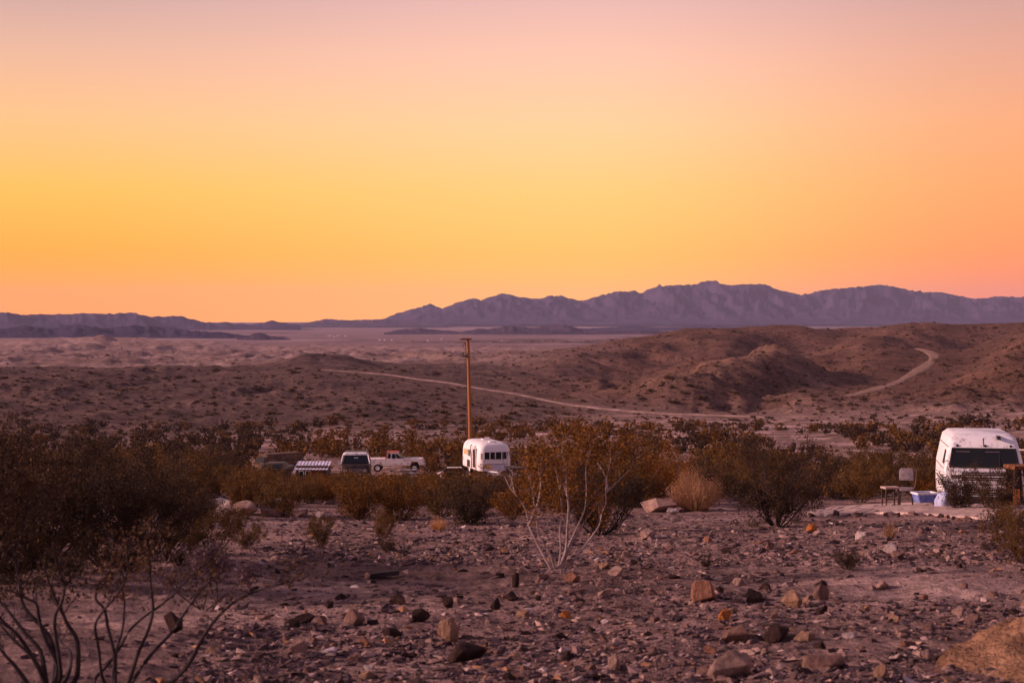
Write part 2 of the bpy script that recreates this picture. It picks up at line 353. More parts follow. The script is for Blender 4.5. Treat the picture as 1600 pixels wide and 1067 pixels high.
def geo(a, b, q): return list(np.exp(np.arange(math.log(a), math.log(b), q)))
rr = np.array(geo(1.5, 60, .014)+geo(60, 1250, .0095)+geo(1250, 13000, .03)+[13000.0])
px = np.clip(800+F*np.tan(np.clip(th, -1.2, 1.2)), -500, 2100)
fi = np.array([np.interp(px, cols, range(len(cols)))])[0]
i0 = np.clip(np.floor(fi).astype(int), 0, len(cols)-2); tt = fi-i0; tt = tt*tt*(3-2*tt)*0.5+tt*0.5
pr = np.array([np.interp(np.log(rr), lr, p) for p in prof])           # cols x r
Y = pr[i0]*(1-tt)[:, None]+pr[i0+1]*tt[:, None]                       # th x r
cth = np.cos(np.clip(th, R(-28.4), R(28.4)))
Zg = -(Y-HZ)/F*rr[None, :]*cth[:, None]
X_ = np.sin(th)[:, None]*rr[None, :]; Y_ = np.cos(th)[:, None]*rr[None, :]; RR = np.broadcast_to(rr[None, :], X_.shape)
PX = np.broadcast_to(px[:, None], X_.shape)
wx = fbm(X_/60, Y_/60, 2, 91)*18
near = 1-smooth(60, 110, RR)
Zg += near*(0.09*fbm(X_/0.9, Y_/0.9, 4, 1, .6)+0.16*fbm(X_/4.5, Y_/4.5, 3, 2))*smooth(2, 9, RR)
band = smooth(50, 90, RR)*(1-smooth(280, 380, RR)); Zg += band*0.55*fbm(X_/17, Y_/17, 4, 3)
rightw = smooth(680, 1000, PX)
hill = smooth(260, 340, RR)*(1-smooth(1100, 1700, RR))
ROAD = [(505, 424), (540, 422), (600, 415), (650, 402), (700, 388), (750, 376), (800, 366), (850, 352), (900, 340), (960, 326), (1020, 314), (1080, 306), (1140, 300), (1200, 292)]
TRAIL = [(1436, 546), (1458, 532), (1462, 510), (1440, 480), (1402, 448), (1345, 418), (1290, 388)]
def line_dist(pts):
    P = [((a-800)/F*d, d) for a, d in pts]; best = np.full(X_.shape, 1e9)
    for (ax, ay), (bx, by) in zip(P[:-1], P[1:]):
        dx, dy = bx-ax, by-ay; t = np.clip(((X_-ax)*dx+(Y_-ay)*dy)/(dx*dx+dy*dy), 0, 1)
        best = np.minimum(best, np.hypot(X_-ax-t*dx, Y_-ay-t*dy))
    return best
ROADD = line_dist(ROAD); TRAILD = line_dist(TRAIL)
hill = hill*(1-.97*np.exp(-(ROADD/30)**2))*(1-.93*np.exp(-(TRAILD/20)**2))
Zg += hill*(1-rightw)*(1.9*(fbm((X_+wx)/34, (Y_+wx)/60, 5, 5, 0.55, True)-0.3)+0.35*fbm(X_/7, Y_/7, 3, 6, 0.55, True))
Zg += hill*rightw*(1-smooth(800, 950, RR)*.5)*(4.9*(fbm((X_+wx+Y_*.35)/70, (Y_-wx)/130, 4, 11, 0.5, True)-0.25))
Zg += hill*rightw*1.35*fbm((X_+wx*.5)/15, Y_/40, 5, 8, 0.6, True)*(1-smooth(650, 900, RR))
Zg += smooth(600, 900, RR)*(1-smooth(2000, 3000, RR))*(1-rightw)*4.6*(fbm(X_/55, Y_/120, 5, 21, 0.55, True)-0.2)
Zg += smooth(1800, 3000, RR)*3.0*fbm(X_/700, Y_/700, 3, 23)
def seg_ridge(pts, w, h):
    """raise (or cut, h<0) the ground along a polyline of (px, depth)"""
    global Zg
    P = [(math.tan(math.atan((a-800)/F))*d, d) for a, d in pts]; best = np.full(X_.shape, 1e9)
    for (ax, ay), (bx, by) in zip(P[:-1], P[1:]):
        dx, dy = bx-ax, by-ay; t = np.clip(((X_-ax)*dx+(Y_-ay)*dy)/(dx*dx+dy*dy), 0, 1)
        best = np.minimum(best, np.hypot(X_-ax-t*dx, Y_-ay-t*dy))
    Zg = Zg+h*np.exp(-(best/w)**2)
SPUR = [[(1050, 366), (1080, 385), (1120, 410), (1185, 455), (1220, 472)], [(1215, 470), (1262, 440), (1296, 400)], [(1300, 372), (1345, 418), (1402, 448), (1440, 480), (1458, 532), (1400, 560)], [(1530, 370), (1590, 450), (1650, 540)]]
seg_ridge(SPUR[0], 15, 5.4); seg_ridge(SPUR[1], 13, 4.6); seg_ridge(SPUR[3], 18, 4.5); seg_ridge([(1322, 455), (1352, 490), (1378, 535)], 13, 3.4); seg_ridge([(1080, 500), (1130, 560), (1160, 640)], 13, 3.0)
seg_ridge([(1165, 340), (1215, 390), (1225, 420)], 9, -2.5)
seg_ridge([(1300, 470), (1330, 520), (1290, 570)], 20, -5)
seg_ridge([(1290, 420), (1330, 470)], 10, -3)
seg_ridge([(1480, 380), (1510, 440), (1500, 500)], 12, -3.5)
seg_ridge([(1090, 600), (1180, 720), (1240, 860)], 22, -8)
seg_ridge([(1220, 660), (1270, 780), (1330, 900)], 20, -8)
seg_ridge([(1420, 650), (1460, 720), (1560, 820)], 24, -8)
seg_ridge([(860, 520), (960, 620), (1060, 760)], 22, -5)
SPURD = np.minimum.reduce([line_dist(q) for q in SPUR[:2]])
# the trail climbs a ramp of its own across the right hill
best = np.full(X_.shape, 1e9); zt_ = np.zeros(X_.shape); TY = [546, 552, 562, 578, 600, 616, 632]
for (p0, y0), (p1, y1) in zip(list(zip(TRAIL, TY))[:-1], list(zip(TRAIL, TY))[1:]):
    ax, ay = (p0[0]-800)/F*p0[1], p0[1]; bx, by = (p1[0]-800)/F*p1[1], p1[1]; za = -(y0-HZ)/F*ay; zb = -(y1-HZ)/F*by
    dx, dy = bx-ax, by-ay; t = np.clip(((X_-ax)*dx+(Y_-ay)*dy)/(dx*dx+dy*dy), 0, 1); dd = np.hypot(X_-ax-t*dx, Y_-ay-t*dy)
    zt_ = np.where(dd < best, za+(zb-za)*t, zt_); best = np.minimum(best, dd)
w_ = np.exp(-(best/17)**2); Zg = Zg*(1-w_)+(zt_+.3)*w_
def tcol(a, b, c): return np.array([a, b, c])
n_a = fbm(X_/7, Y_/7, 4, 31); n_b = fbm(X_/45, Y_/45, 4, 33)
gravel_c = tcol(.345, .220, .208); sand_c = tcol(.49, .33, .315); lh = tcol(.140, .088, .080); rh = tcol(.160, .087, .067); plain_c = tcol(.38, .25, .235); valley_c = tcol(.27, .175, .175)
col = np.zeros(X_.shape+(3,))
def lay(c, w):
    global col
    col = col*(1-w[..., None])+c*w[..., None]
lay(gravel_c, np.ones(X_.shape))
YP = HZ-Zg/(RR*cth[:, None])*F
def blob(a, b, sa, sb): return np.exp(-(((PX-a)/sa)**2+((YP-b)/sb)**2))
sandw = np.clip(blob(60, 985, 260, 110)*1.3+blob(470, 925, 170, 28)+blob(1480, 920, 230, 30)+blob(420, 815, 120, 14)+blob(1080, 815, 90, 10)+blob(600, 1045, 160, 18), 0, 1)*(RR < 60)
lay(sand_c, np.clip(sandw*(0.9+n_a*1.2), 0, 1))
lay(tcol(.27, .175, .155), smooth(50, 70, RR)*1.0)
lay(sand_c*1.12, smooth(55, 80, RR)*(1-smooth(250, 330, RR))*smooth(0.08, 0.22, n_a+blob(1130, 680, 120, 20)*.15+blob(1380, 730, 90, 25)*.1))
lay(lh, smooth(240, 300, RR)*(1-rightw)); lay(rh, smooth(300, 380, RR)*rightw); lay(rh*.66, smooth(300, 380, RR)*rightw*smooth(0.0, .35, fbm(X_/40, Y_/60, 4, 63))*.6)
lay(tcol(.26, .16, .12), smooth(300, 360, RR)*(1-smooth(600, 640, RR))*np.exp(-(SPURD/9)**2)*.75*np.clip(.6+fbm(X_/9, Y_/9, 3, 64), 0, 1))
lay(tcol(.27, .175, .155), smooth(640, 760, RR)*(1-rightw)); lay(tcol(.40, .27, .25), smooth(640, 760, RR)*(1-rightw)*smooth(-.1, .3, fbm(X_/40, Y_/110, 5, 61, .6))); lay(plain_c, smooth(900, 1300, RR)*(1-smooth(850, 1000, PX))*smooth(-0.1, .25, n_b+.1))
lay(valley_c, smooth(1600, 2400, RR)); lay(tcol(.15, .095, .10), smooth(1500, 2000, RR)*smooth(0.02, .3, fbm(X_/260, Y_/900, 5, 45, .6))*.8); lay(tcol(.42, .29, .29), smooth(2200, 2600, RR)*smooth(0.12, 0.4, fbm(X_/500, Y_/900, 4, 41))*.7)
nT, nR = X_.shape
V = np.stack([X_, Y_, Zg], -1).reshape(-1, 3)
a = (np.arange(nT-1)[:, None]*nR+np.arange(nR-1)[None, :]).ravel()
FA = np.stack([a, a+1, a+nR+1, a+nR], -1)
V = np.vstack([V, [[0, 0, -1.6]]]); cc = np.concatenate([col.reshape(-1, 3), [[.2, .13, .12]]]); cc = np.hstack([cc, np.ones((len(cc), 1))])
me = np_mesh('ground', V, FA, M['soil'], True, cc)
bm = bmesh.new(); bm.from_mesh(me); bm.verts.ensure_lookup_table(); ctr = bm.verts[len(V)-1]
for i in range(nT-1): bm.faces.new((ctr, bm.verts[i*nR], bm.verts[(i+1)*nR])) if (i % 1 == 0) else None
for f in bm.faces:
    if f.normal.z < 0: f.normal_flip()
bm.to_mesh(me); bm.free()
for p_ in me.polygons: p_.use_smooth = True
tag(link(bpy.data.objects.new('ground', me)), 'stony desert ground running from the camera over low hills to the valley', None, None, 'structure')

def gz(x, y):
    r = math.hypot(x, y); t = math.atan2(x, y); i = min(max(int(np.searchsorted(th, t))-1, 0), nT-2); j = min(max(int(np.searchsorted(rr, r))-1, 0), nR-2)
    a = (t-th[i])/(th[i+1]-th[i]); b = (r-rr[j])/(rr[j+1]-rr[j]); b = min(max(b, 0), 1)
    return (Zg[i, j]*(1-b)+Zg[i, j+1]*b)*(1-a)+(Zg[i+1, j]*(1-b)+Zg[i+1, j+1]*b)*a
def hit(pxx, pyy, rmin=4):
    t = math.atan((pxx-800)/F); i = min(max(int(np.searchsorted(th, t))-1, 0), nT-2); a = (t-th[i])/(th[i+1]-th[i])
    zc = Zg[i]*(1-a)+Zg[i+1]*a; yp = HZ-zc/(rr*math.cos(t))*F
    k = np.where((yp <= pyy) & (rr > rmin))[0]
    if not len(k): return None
    j = max(k[0], 1); d = yp[j-1]-yp[j]; b = 0 if abs(d) < 1e-9 else (yp[j-1]-pyy)/d; b = min(max(b, 0), 1)
    r = rr[j-1]*(1-b)+rr[j]*b; x, y = r*math.sin(t), r*math.cos(t); return Vector((x, y, gz(x, y)))
def at(pxx, d):
    x = (pxx-800)/F*d; return Vector((x, d, gz(x, d)))
def ppm(y): return F/y

def ribbon(name, pts, w, m, lift, label, depth_edge=0.0):
    P = [Vector(p) for p in pts]; Q = []
    for i in range(len(P)-1):
        n = max(2, int((P[i+1]-P[i]).length/3))
        for k in range(n): Q.append(P[i].lerp(P[i+1], k/n))
    Q.append(P[-1])
    for _ in range(12): Q = [Q[0]]+[(Q[i-1]+Q[i]*2+Q[i+1])/4 for i in range(1, len(Q)-1)]+[Q[-1]]
    vs = []; K = 6
    for i, p in enumerate(Q):
        t = (Q[min(i+1, len(Q)-1)]-Q[max(i-1, 0)]); t.z = 0; t.normalize(); s = Vector((t.y, -t.x, 0))
        ww = w*(0.85+0.3*math.sin(i*0.37)*0.5+rnd.uniform(-.06, .06))
        for k in range(K+1):
            q = p+s*ww*(k/K-.5); edge = -0.3 if k in (0, K) else 0
            vs.append((q.x, q.y, gz(q.x, q.y)+lift+edge))
    fs = [(i*(K+1)+k, i*(K+1)+k+1, (i+1)*(K+1)+k+1, (i+1)*(K+1)+k) for i in range(len(Q)-1) for k in range(K)]
    o = link(bpy.data.objects.new(name, np_mesh(name, vs, fs, m, True))); return tag(o, label, None, None, 'structure')
ribbon('dirt_road', [at(a, d) for a, d in ROAD], 3.0, M['road'], 0.22, 'pale dirt road running diagonally down the hillside behind the utility pole')
trail = [at(a, d) for a, d in TRAIL]
ribbon('dirt_trail', trail, 5.0, M['trail'], 0.16, 'worn dirt trail curving down the bare hill on the right')
ribbon('far_track', [at(a, d) for a, d in ((0, 1250), (120, 1150), (240, 1050), (330, 900), (380, 760))], 6.0, M['road'], 0.3, 'faint pale track on the plain behind the left hill')

# pale packed dirt pad at the right
ux = [1262, 1300, 1340, 1400, 1460, 1520, 1570, 1640]
up_ = [803, 794, 791, 788, 786, 786, 788, 790]; lo_ = [807, 805, 804, 803, 806, 811, 812, 812]
vs = []; K = 10
rows = 40
for i in range(rows+1):
    a = ux[0]+(ux[-1]-ux[0])*i/rows; yu = np.interp(a, ux, up_); yl = np.interp(a, ux, lo_)
    for k in range(K+1):
        p = hit(a, yl+(yu-yl)*k/K); h = 0.05
        vs.append((p.x, p.y, p.z+h))
    p0 = hit(a, yl); vs.append((p0.x, p0.y-0.25, p0.z-0.10))
KK = K+2; fs = [(i*KK+k, (i+1)*KK+k, (i+1)*KK+k+1, i*KK+k+1) for i in range(rows) for k in range(K)]+[(i*KK+K+1, (i+1)*KK+K+1, (i+1)*KK, i*KK) for i in range(rows)]
tag(link(bpy.data.objects.new('dirt_track', np_mesh('dirt_track', vs, fs, M['pad'], False))), 'smooth pale packed dirt track with a raised edge in front of the white camper truck', None, None, 'structure')
# orange dirt mound in the right corner
gx, gy = np.meshgrid(np.linspace(-2.2, 2.2, 60), np.linspace(-2.6, 2.6, 70)); mc = at(1715, 10.4)
mx = gx+mc.x; my = gy+mc.y
rad = np.hypot(gx/1.0, gy/1.5)+0.18*fbm(mx/0.8, my/0.8, 3, 51); hh = 0.36*np.clip(1-rad, -0.25, 1)**1 
hh = np.where(rad < 1, 0.40*np.clip(1-rad, 0, 1)**0.7, -0.3*(rad-1))+0.20*fbm(mx/0.45, my/0.45, 6, 52, .62)*(rad < 1.1)
mz = np.array([gz(a, b) for a, b in zip(mx.ravel(), my.ravel())]).reshape(mx.shape)+hh-0.03
n1, n2 = gx.shape; a = (np.arange(n1-1)[:, None]*n2+np.arange(n2-1)[None, :]).ravel()
tag(link(bpy.data.objects.new('dirt_mound', np_mesh('dirt_mound', np.stack([mx, my, mz], -1).reshape(-1, 3), np.stack([a, a+1, a+n2+1, a+n2], -1), M['mound'], True))), 'low mound of orange dirt at the near right corner', None, None, 'structure')

# ---------------------------------------------------------------- far ranges
def mrange(name, sky_pts, foot, D, depth, m, label, seed, spur=170, lift=.8):
    xs = [p[0] for p in sky_pts]; ys = [p[1] for p in sky_pts]; n, k = (620, 60) if D > 9000 else (420, 40)
    pxs = np.linspace(xs[0], xs[-1], n); sk = np.interp(pxs, xs, ys); t = np.linspace(-1, 1, k)
    sk = sk+fbm(pxs/12, pxs*0, 5, seed+3, .62)*np.clip((foot-sk)/14, .1, 1)*3.2
    T, P = np.meshgrid(t, pxs); S = np.repeat(sk[:, None], k, 1)
    d = D+T*depth; X = (P-800)/F*d; edge = np.clip((foot-S)/ (foot-min(ys)), 0, 1)
    top = -(S-HZ)/F*D; base = -(foot-HZ)/F*(D-depth)-6
    prof_ = np.where(T < 0, (1-np.abs(T))**1.25, (1-np.abs(T))**1.1)
    sp = fbm(X/spur+T*1.3, d/(spur*2.6), 5, seed, 0.55, True)
    env = np.clip(np.abs(T)*4*(1-np.abs(T)), 0, 1)
    Z = base+(top-base)*np.clip(prof_*(1+env*sp*lift), 0, 1.0)
    a = (np.arange(n-1)[:, None]*k+np.arange(k-1)[None, :]).ravel()
    o = link(bpy.data.objects.new(name, np_mesh(name, np.stack([X, d, Z], -1).reshape(-1, 3), np.stack([a, a+k, a+k+1, a+1], -1), m, True)))
    return tag(o, label, None, None, 'structure')
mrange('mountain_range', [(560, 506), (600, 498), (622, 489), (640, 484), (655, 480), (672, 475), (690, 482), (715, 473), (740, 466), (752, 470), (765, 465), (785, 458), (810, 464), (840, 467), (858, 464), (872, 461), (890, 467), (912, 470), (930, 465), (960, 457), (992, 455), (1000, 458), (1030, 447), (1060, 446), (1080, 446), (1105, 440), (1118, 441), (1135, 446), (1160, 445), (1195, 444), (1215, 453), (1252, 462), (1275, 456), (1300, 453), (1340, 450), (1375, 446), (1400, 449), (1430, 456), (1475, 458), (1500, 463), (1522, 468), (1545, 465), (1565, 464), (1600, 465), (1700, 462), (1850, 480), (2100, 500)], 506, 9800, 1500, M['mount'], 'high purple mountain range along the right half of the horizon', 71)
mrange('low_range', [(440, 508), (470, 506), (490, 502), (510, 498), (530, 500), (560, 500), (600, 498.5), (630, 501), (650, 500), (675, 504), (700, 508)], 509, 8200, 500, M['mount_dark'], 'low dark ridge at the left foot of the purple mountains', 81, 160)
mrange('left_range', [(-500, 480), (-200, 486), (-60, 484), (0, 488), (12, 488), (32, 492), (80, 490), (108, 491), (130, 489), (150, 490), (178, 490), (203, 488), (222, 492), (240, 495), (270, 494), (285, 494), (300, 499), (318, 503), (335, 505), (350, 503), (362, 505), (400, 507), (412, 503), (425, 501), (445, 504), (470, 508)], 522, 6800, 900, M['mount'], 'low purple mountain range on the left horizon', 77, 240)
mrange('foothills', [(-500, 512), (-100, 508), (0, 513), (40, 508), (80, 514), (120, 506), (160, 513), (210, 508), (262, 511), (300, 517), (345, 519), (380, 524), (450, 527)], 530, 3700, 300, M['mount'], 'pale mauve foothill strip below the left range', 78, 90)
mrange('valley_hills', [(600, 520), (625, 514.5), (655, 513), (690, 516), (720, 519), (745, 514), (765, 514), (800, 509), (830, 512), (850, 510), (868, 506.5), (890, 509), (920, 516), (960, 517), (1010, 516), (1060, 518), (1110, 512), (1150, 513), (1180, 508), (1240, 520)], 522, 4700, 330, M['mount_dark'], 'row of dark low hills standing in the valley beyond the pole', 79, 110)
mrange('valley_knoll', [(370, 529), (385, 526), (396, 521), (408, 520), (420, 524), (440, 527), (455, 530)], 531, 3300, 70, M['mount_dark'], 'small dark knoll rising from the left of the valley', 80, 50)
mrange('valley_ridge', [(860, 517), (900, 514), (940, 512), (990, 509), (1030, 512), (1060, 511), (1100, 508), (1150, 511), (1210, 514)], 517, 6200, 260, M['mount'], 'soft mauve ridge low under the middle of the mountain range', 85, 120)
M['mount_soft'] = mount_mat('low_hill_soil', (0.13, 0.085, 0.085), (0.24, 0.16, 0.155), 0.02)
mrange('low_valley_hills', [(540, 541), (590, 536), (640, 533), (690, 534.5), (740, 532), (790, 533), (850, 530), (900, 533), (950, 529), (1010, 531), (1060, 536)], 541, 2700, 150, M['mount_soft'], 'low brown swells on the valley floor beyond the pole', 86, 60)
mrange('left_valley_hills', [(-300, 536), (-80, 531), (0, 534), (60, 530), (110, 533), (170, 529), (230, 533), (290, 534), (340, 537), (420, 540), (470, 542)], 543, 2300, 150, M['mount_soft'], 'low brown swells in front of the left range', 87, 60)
# the haze: one closed box round camera, ground and ranges
zmin = float(Zg.min()); zt = 262.0
hz = MB(); hz.box((0, 0, (zmin-14+zt)/2), (26400, 26400, zt-zmin+14))
hm = bpy.data.materials.new('haze_air'); hm.use_nodes = True; t = hm.node_tree; t.nodes.clear()
o_ = t.nodes.new('ShaderNodeOutputMaterial'); pv = t.nodes.new('ShaderNodeVolumePrincipled'); t.links.new(pv.outputs[0], o_.inputs['Volume'])
pv.inputs['Density'].default_value = 3.6e-5; pv.inputs['Color'].default_value = (0.66, 0.66, 1.0, 1); pv.inputs['Anisotropy'].default_value = 0.0
hz_o = hz.build('haze', hm); tag(hz_o, 'thin lavender dusk haze over the valley', None, None, 'stuff')

# ---------------------------------------------------------------- rocks
def rock_mesh(name, seed, m, n=18, flat=0.6, detail=True):
    g = random.Random(seed); bm = bmesh.new()
    for i in range(n):
        v = Vector((g.gauss(0, 1), g.gauss(0, 1), g.gauss(0, 1))).normalized()*g.uniform(0.8, 1.0)
        v.x *= g.uniform(.9, 1.05); bm.verts.new((v.x*0.5, v.y*0.42, v.z*flat*0.5))
    r = bmesh.ops.convex_hull(bm, input=bm.verts); bmesh.ops.delete(bm, geom=[v for v in bm.verts if not v.link_faces], context='VERTS')
    if detail:
        bmesh.ops.bevel(bm, geom=list(bm.edges), offset=0.03, segments=1, affect='EDGES', clamp_overlap=True)
        bmesh.ops.triangulate(bm, faces=bm.faces)
    me = bpy.data.meshes.new(name); bm.to_mesh(me); bm.free(); me.materials.append(m); return me
base_rocks = [rock_mesh('rock', 100+i, M['rock'], 9+i % 7, rnd.uniform(.5, .95)) for i in range(16)]
def put_rock(me, p, w, h, label, group, rz=None, tilt=0.2, name='rock', sink=0.42, dep=None):
    o = bpy.data.objects.new(name, me); hz_ = max(v.co.z for v in me.vertices)-min(v.co.z for v in me.vertices)
    o.scale = (w, dep or w*rnd.uniform(.8, 1.1), h/hz_*1.0)
    o.location = (p.x, p.y, p.z+h*(0.5-sink)); o.rotation_euler = (rnd.uniform(-tilt, tilt), rnd.uniform(-tilt, tilt), rnd.uniform(0, 6.28) if rz is None else rz)
    C.objects.link(o); return tag(o, label, 'rock', group)
cls_rocks = {}
for c_ in ('dark', 'brown', 'tan', 'pink', 'red', 'pale'):
    cls_rocks[c_] = []
    for me in base_rocks[:10]:
        m2 = me.copy(); m2.materials[0] = M['rock_'+c_]; cls_rocks[c_].append(m2)
# notable rocks: px, base py, width px, height px, material, label
NOT = [
 (701, 1003, 46, 36, 'tan', 'angular tan rock with a dark shaded end at the bottom centre'),
 (548, 978, 44, 30, 'brown', 'rounded brown boulder left of the angular tan rock'),
 (698, 950, 30, 18, 'dark', 'small dark boulder straight above the angular tan rock'),
 (655, 970, 34, 20, 'dark', 'dark wedge rock between the brown boulder and the tan rock'),
 (612, 997, 34, 14, 'dark', 'flat dark rock just left of the angular tan rock'),
 (730, 1036, 90, 26, 'dark', 'long low dark rock at the bottom edge below the tan rock'),
 (805, 918, 14, 24, 'dark', 'upright dark stone left of the bare-stemmed bush'),
 (803, 938, 34, 16, 'dark', 'dark boulder just below the upright dark stone'),
 (774, 953, 18, 20, 'dark', 'stubby dark stone standing below and left of the dark boulder'),
 (893, 910, 28, 16, 'red', 'reddish rock just right of the foot of the bare-stemmed bush'),
 (884, 966, 20, 12, 'orange', 'small bright orange rock in the middle of the gravel'),
 (1101, 937, 62, 30, 'red', 'large reddish rock with a dark underside right of centre'),
 (1134, 970, 28, 20, 'orange', 'bright orange stone below the large reddish rock'),
 (1150, 1003, 48, 28, 'brown', 'blocky brown rock below the bright orange stone'),
 (1212, 1002, 52, 24, 'dark', 'dark slanting rock beside the blocky brown rock'),
 (1242, 950, 44, 30, 'tan', 'tan boulder with a dark shaded side left of the upright brown stone'),
 (1284, 938, 30, 24, 'brown', 'upright brown stone beside the tan boulder on the right'),
 (1142, 1060, 84, 40, 'pink', 'broad pale pinkish boulder at the bottom edge'),
 (960, 1048, 26, 24, 'pink', 'small pale pink rounded stone standing near the bottom edge'),
 (945, 934, 24, 16, 'pink', 'pale angular rock right of the bare-stemmed bush'),
 (1285, 1044, 76, 30, 'brown', 'broad dark brown rock near the bottom right'),
 (1218, 994, 34, 20, 'dark', 'black rock at the foot of the tan boulder'),
 (1392, 866, 24, 18, 'pale', 'cream rounded stone below the dirt track'),
 (1405, 872, 28, 12, 'brown', 'grey brown stone touching the cream rounded stone'),
 (1408, 992, 26, 16, 'pink', 'pink stone lying alone on the sandy patch at the right'),
 (1268, 831, 20, 13, 'orange', 'rusty orange rock just below the dirt track'),
 (1346, 844, 22, 14, 'pale', 'pale grey rock below the middle of the dirt track'),
 (1450, 1030, 26, 16, 'pink', 'pale mauve stone near the orange mound'),
 (1378, 1064, 30, 26, 'tan', 'upright tan stone at the bottom right edge'),
 (1552, 818, 22, 16, 'pale', 'whitish rock at the right end of the dirt track'),
 (1032, 800, 60, 22, 'pink', 'pale pink outcrop left of the straw coloured bush'),
 (1052, 804, 24, 12, 'pale', 'chalky white stone at the foot of the straw coloured bush'),
 (345, 803, 52, 26, 'pale', 'left of two big whitish boulders among the dark scrub'),
 (385, 805, 52, 24, 'pink', 'right of two big whitish boulders among the dark scrub'),
 (425, 806, 40, 18, 'pink', 'pinkish boulder right of the two whitish boulders'),
 (470, 808, 36, 14, 'pink', 'low pinkish rock in line with the whitish boulders'),
 (505, 812, 30, 14, 'pale', 'small pale rock ending the line of whitish boulders'),
 (1012, 842, 34, 16, 'pink', 'flat pale rock under the large bush at centre'),
 (1025, 857, 8, 16, 'pale', 'thin white stone standing upright under the flat pale rock'),
 (978, 872, 18, 12, 'pink', 'pinkish oval stone right of the bare stems'),
 (270, 990, 44, 34, 'dark', 'dark boulder behind the bare branches at the left'),
 (465, 1022, 30, 22, 'pink', 'pale cone shaped stone at the lower left'),
 (475, 975, 40, 16, 'dark', 'low dark rock on the sandy patch at the left'),
 (795, 792, 34, 16, 'pink', 'pale rock low under the left side of the large bush'),
 (1240, 706, 12, 16, 'dark', 'black upright boulder in the scrub above the big dark bush'),
 (590, 716, 26, 14, 'pink', 'pale round boulder between the dark van and the pickup'),
 (690, 748, 22, 10, 'pale', 'white rock lying left of the trailer'),
]
for i, (a, b, w, h, c, lab) in enumerate(NOT):
    p = hit(a, b); s = 1/ppm(p.y); me = rock_mesh('rock', 300+i, M['rock_'+c], 10+i % 5, .6)
    put_rock(me, p, w*s*1.12, h*s*1.15, lab, None, rz=rnd.uniform(-.5, .5), name='boulder' if w*s > .5 else 'rock', tilt=.12, sink=.16)
for a in list(range(1318, 1500, 9))+[1270, 1282, 1295, 1306, 1512, 1530, 1548, 1562]:  # mostly dark stones added as the shade line under the track's raised edge
    a += rnd.uniform(-4, 4); p = hit(a, float(np.interp(a, ux, lo_))+rnd.uniform(-1, 5)); q = rnd.uniform(.14, .34)
    ck = rnd.choice(['dark', 'dark', 'brown', 'pale' if a < 1320 else 'brown']); pl = 'left end' if a < 1320 else 'left part' if a < 1380 else 'middle' if a < 1440 else 'right part' if a < 1500 else 'right end'
    put_rock(rnd.choice(cls_rocks[ck]), p, q, q*.55, f"{'bigger' if q > .24 else 'small'} {ck} stone in the {pl} of the row added to darken the dirt track edge", 'stones added to darken the dirt track edge')
def clear(a, b):   # sandy ground with few rocks
    if a < 330-(b-890)*.35 and b > 893: return .97
    return float(np.clip(1.1*math.exp(-((a-90)/260)**4-((b-955)/75)**2)+.75*math.exp(-((a-590)/150)**2-((b-1050)/16)**2)+math.exp(-((a-470)/150)**2-((b-925)/22)**2)+math.exp(-((a-1480)/200)**2-((b-915)/26)**2), 0, 1))
cand = []
while len(cand) < 1500:
    a = rnd.uniform(-20, 1620); b = 800+(1090-800)*rnd.random()**0.8
    if rnd.random() < clear(a, b)*.93 or (1262 < a and 783 < b < 815): continue
    if a < 250 and rnd.random() < .6: continue
    p = hit(a, b)
    s = min(0.42, 0.07*math.exp(rnd.gauss(0, .55)))*(1+0.35*(p.y > 22))
    cand.append((s*ppm(p.y), s, p, a, b))
cand = [q for q in cand if q[0]*1.2 < 44]
cand.sort(key=lambda q: -q[0]); used = []
for q in cand:
    if len(used) >= 225: break
    p = q[2]
    if any((p.x-u.x)**2+(p.y-u.y)**2 < .12 for u in used): continue
    used.append(p)
    cls = rnd.choices(['dark', 'brown', 'tan', 'pink', 'red', 'pale'], [8, 7, 1.6, 2, 2, .8])[0]
    a, b = q[3], q[4]; cn = {'dark': 'dark', 'brown': 'brown', 'tan': 'tan', 'pink': 'pale pinkish', 'red': 'reddish', 'pale': 'pale grey'}[cls]
    side = ('behind the leafless bushes' if a < 330 else 'right of the leafless bushes' if a < 560 else 'left of the bare-stemmed bush' if a < 800 else 'below the bare-stemmed bush' if a < 960 else 'left of the big dark bush' if a < 1150 else 'below the big dark bush' if a < 1290 else 'below the dirt track' if a < 1450 else 'toward the right edge')
    zone = 'near the bottom edge' if b > 990 else 'in the near gravel' if b > 920 else 'in the middle gravel' if b > 860 else 'at the far gravel edge'
    fl = rnd.uniform(.34, .8); shape = 'flat' if fl < .48 else 'blocky' if fl > .66 else 'angular'
    put_rock(rnd.choice(cls_rocks[cls]), p, q[1]*1.2, q[1]*fl, f'{shape} {cn} rock {zone} {side}', 'rocks scattered over the foreground', tilt=.35)
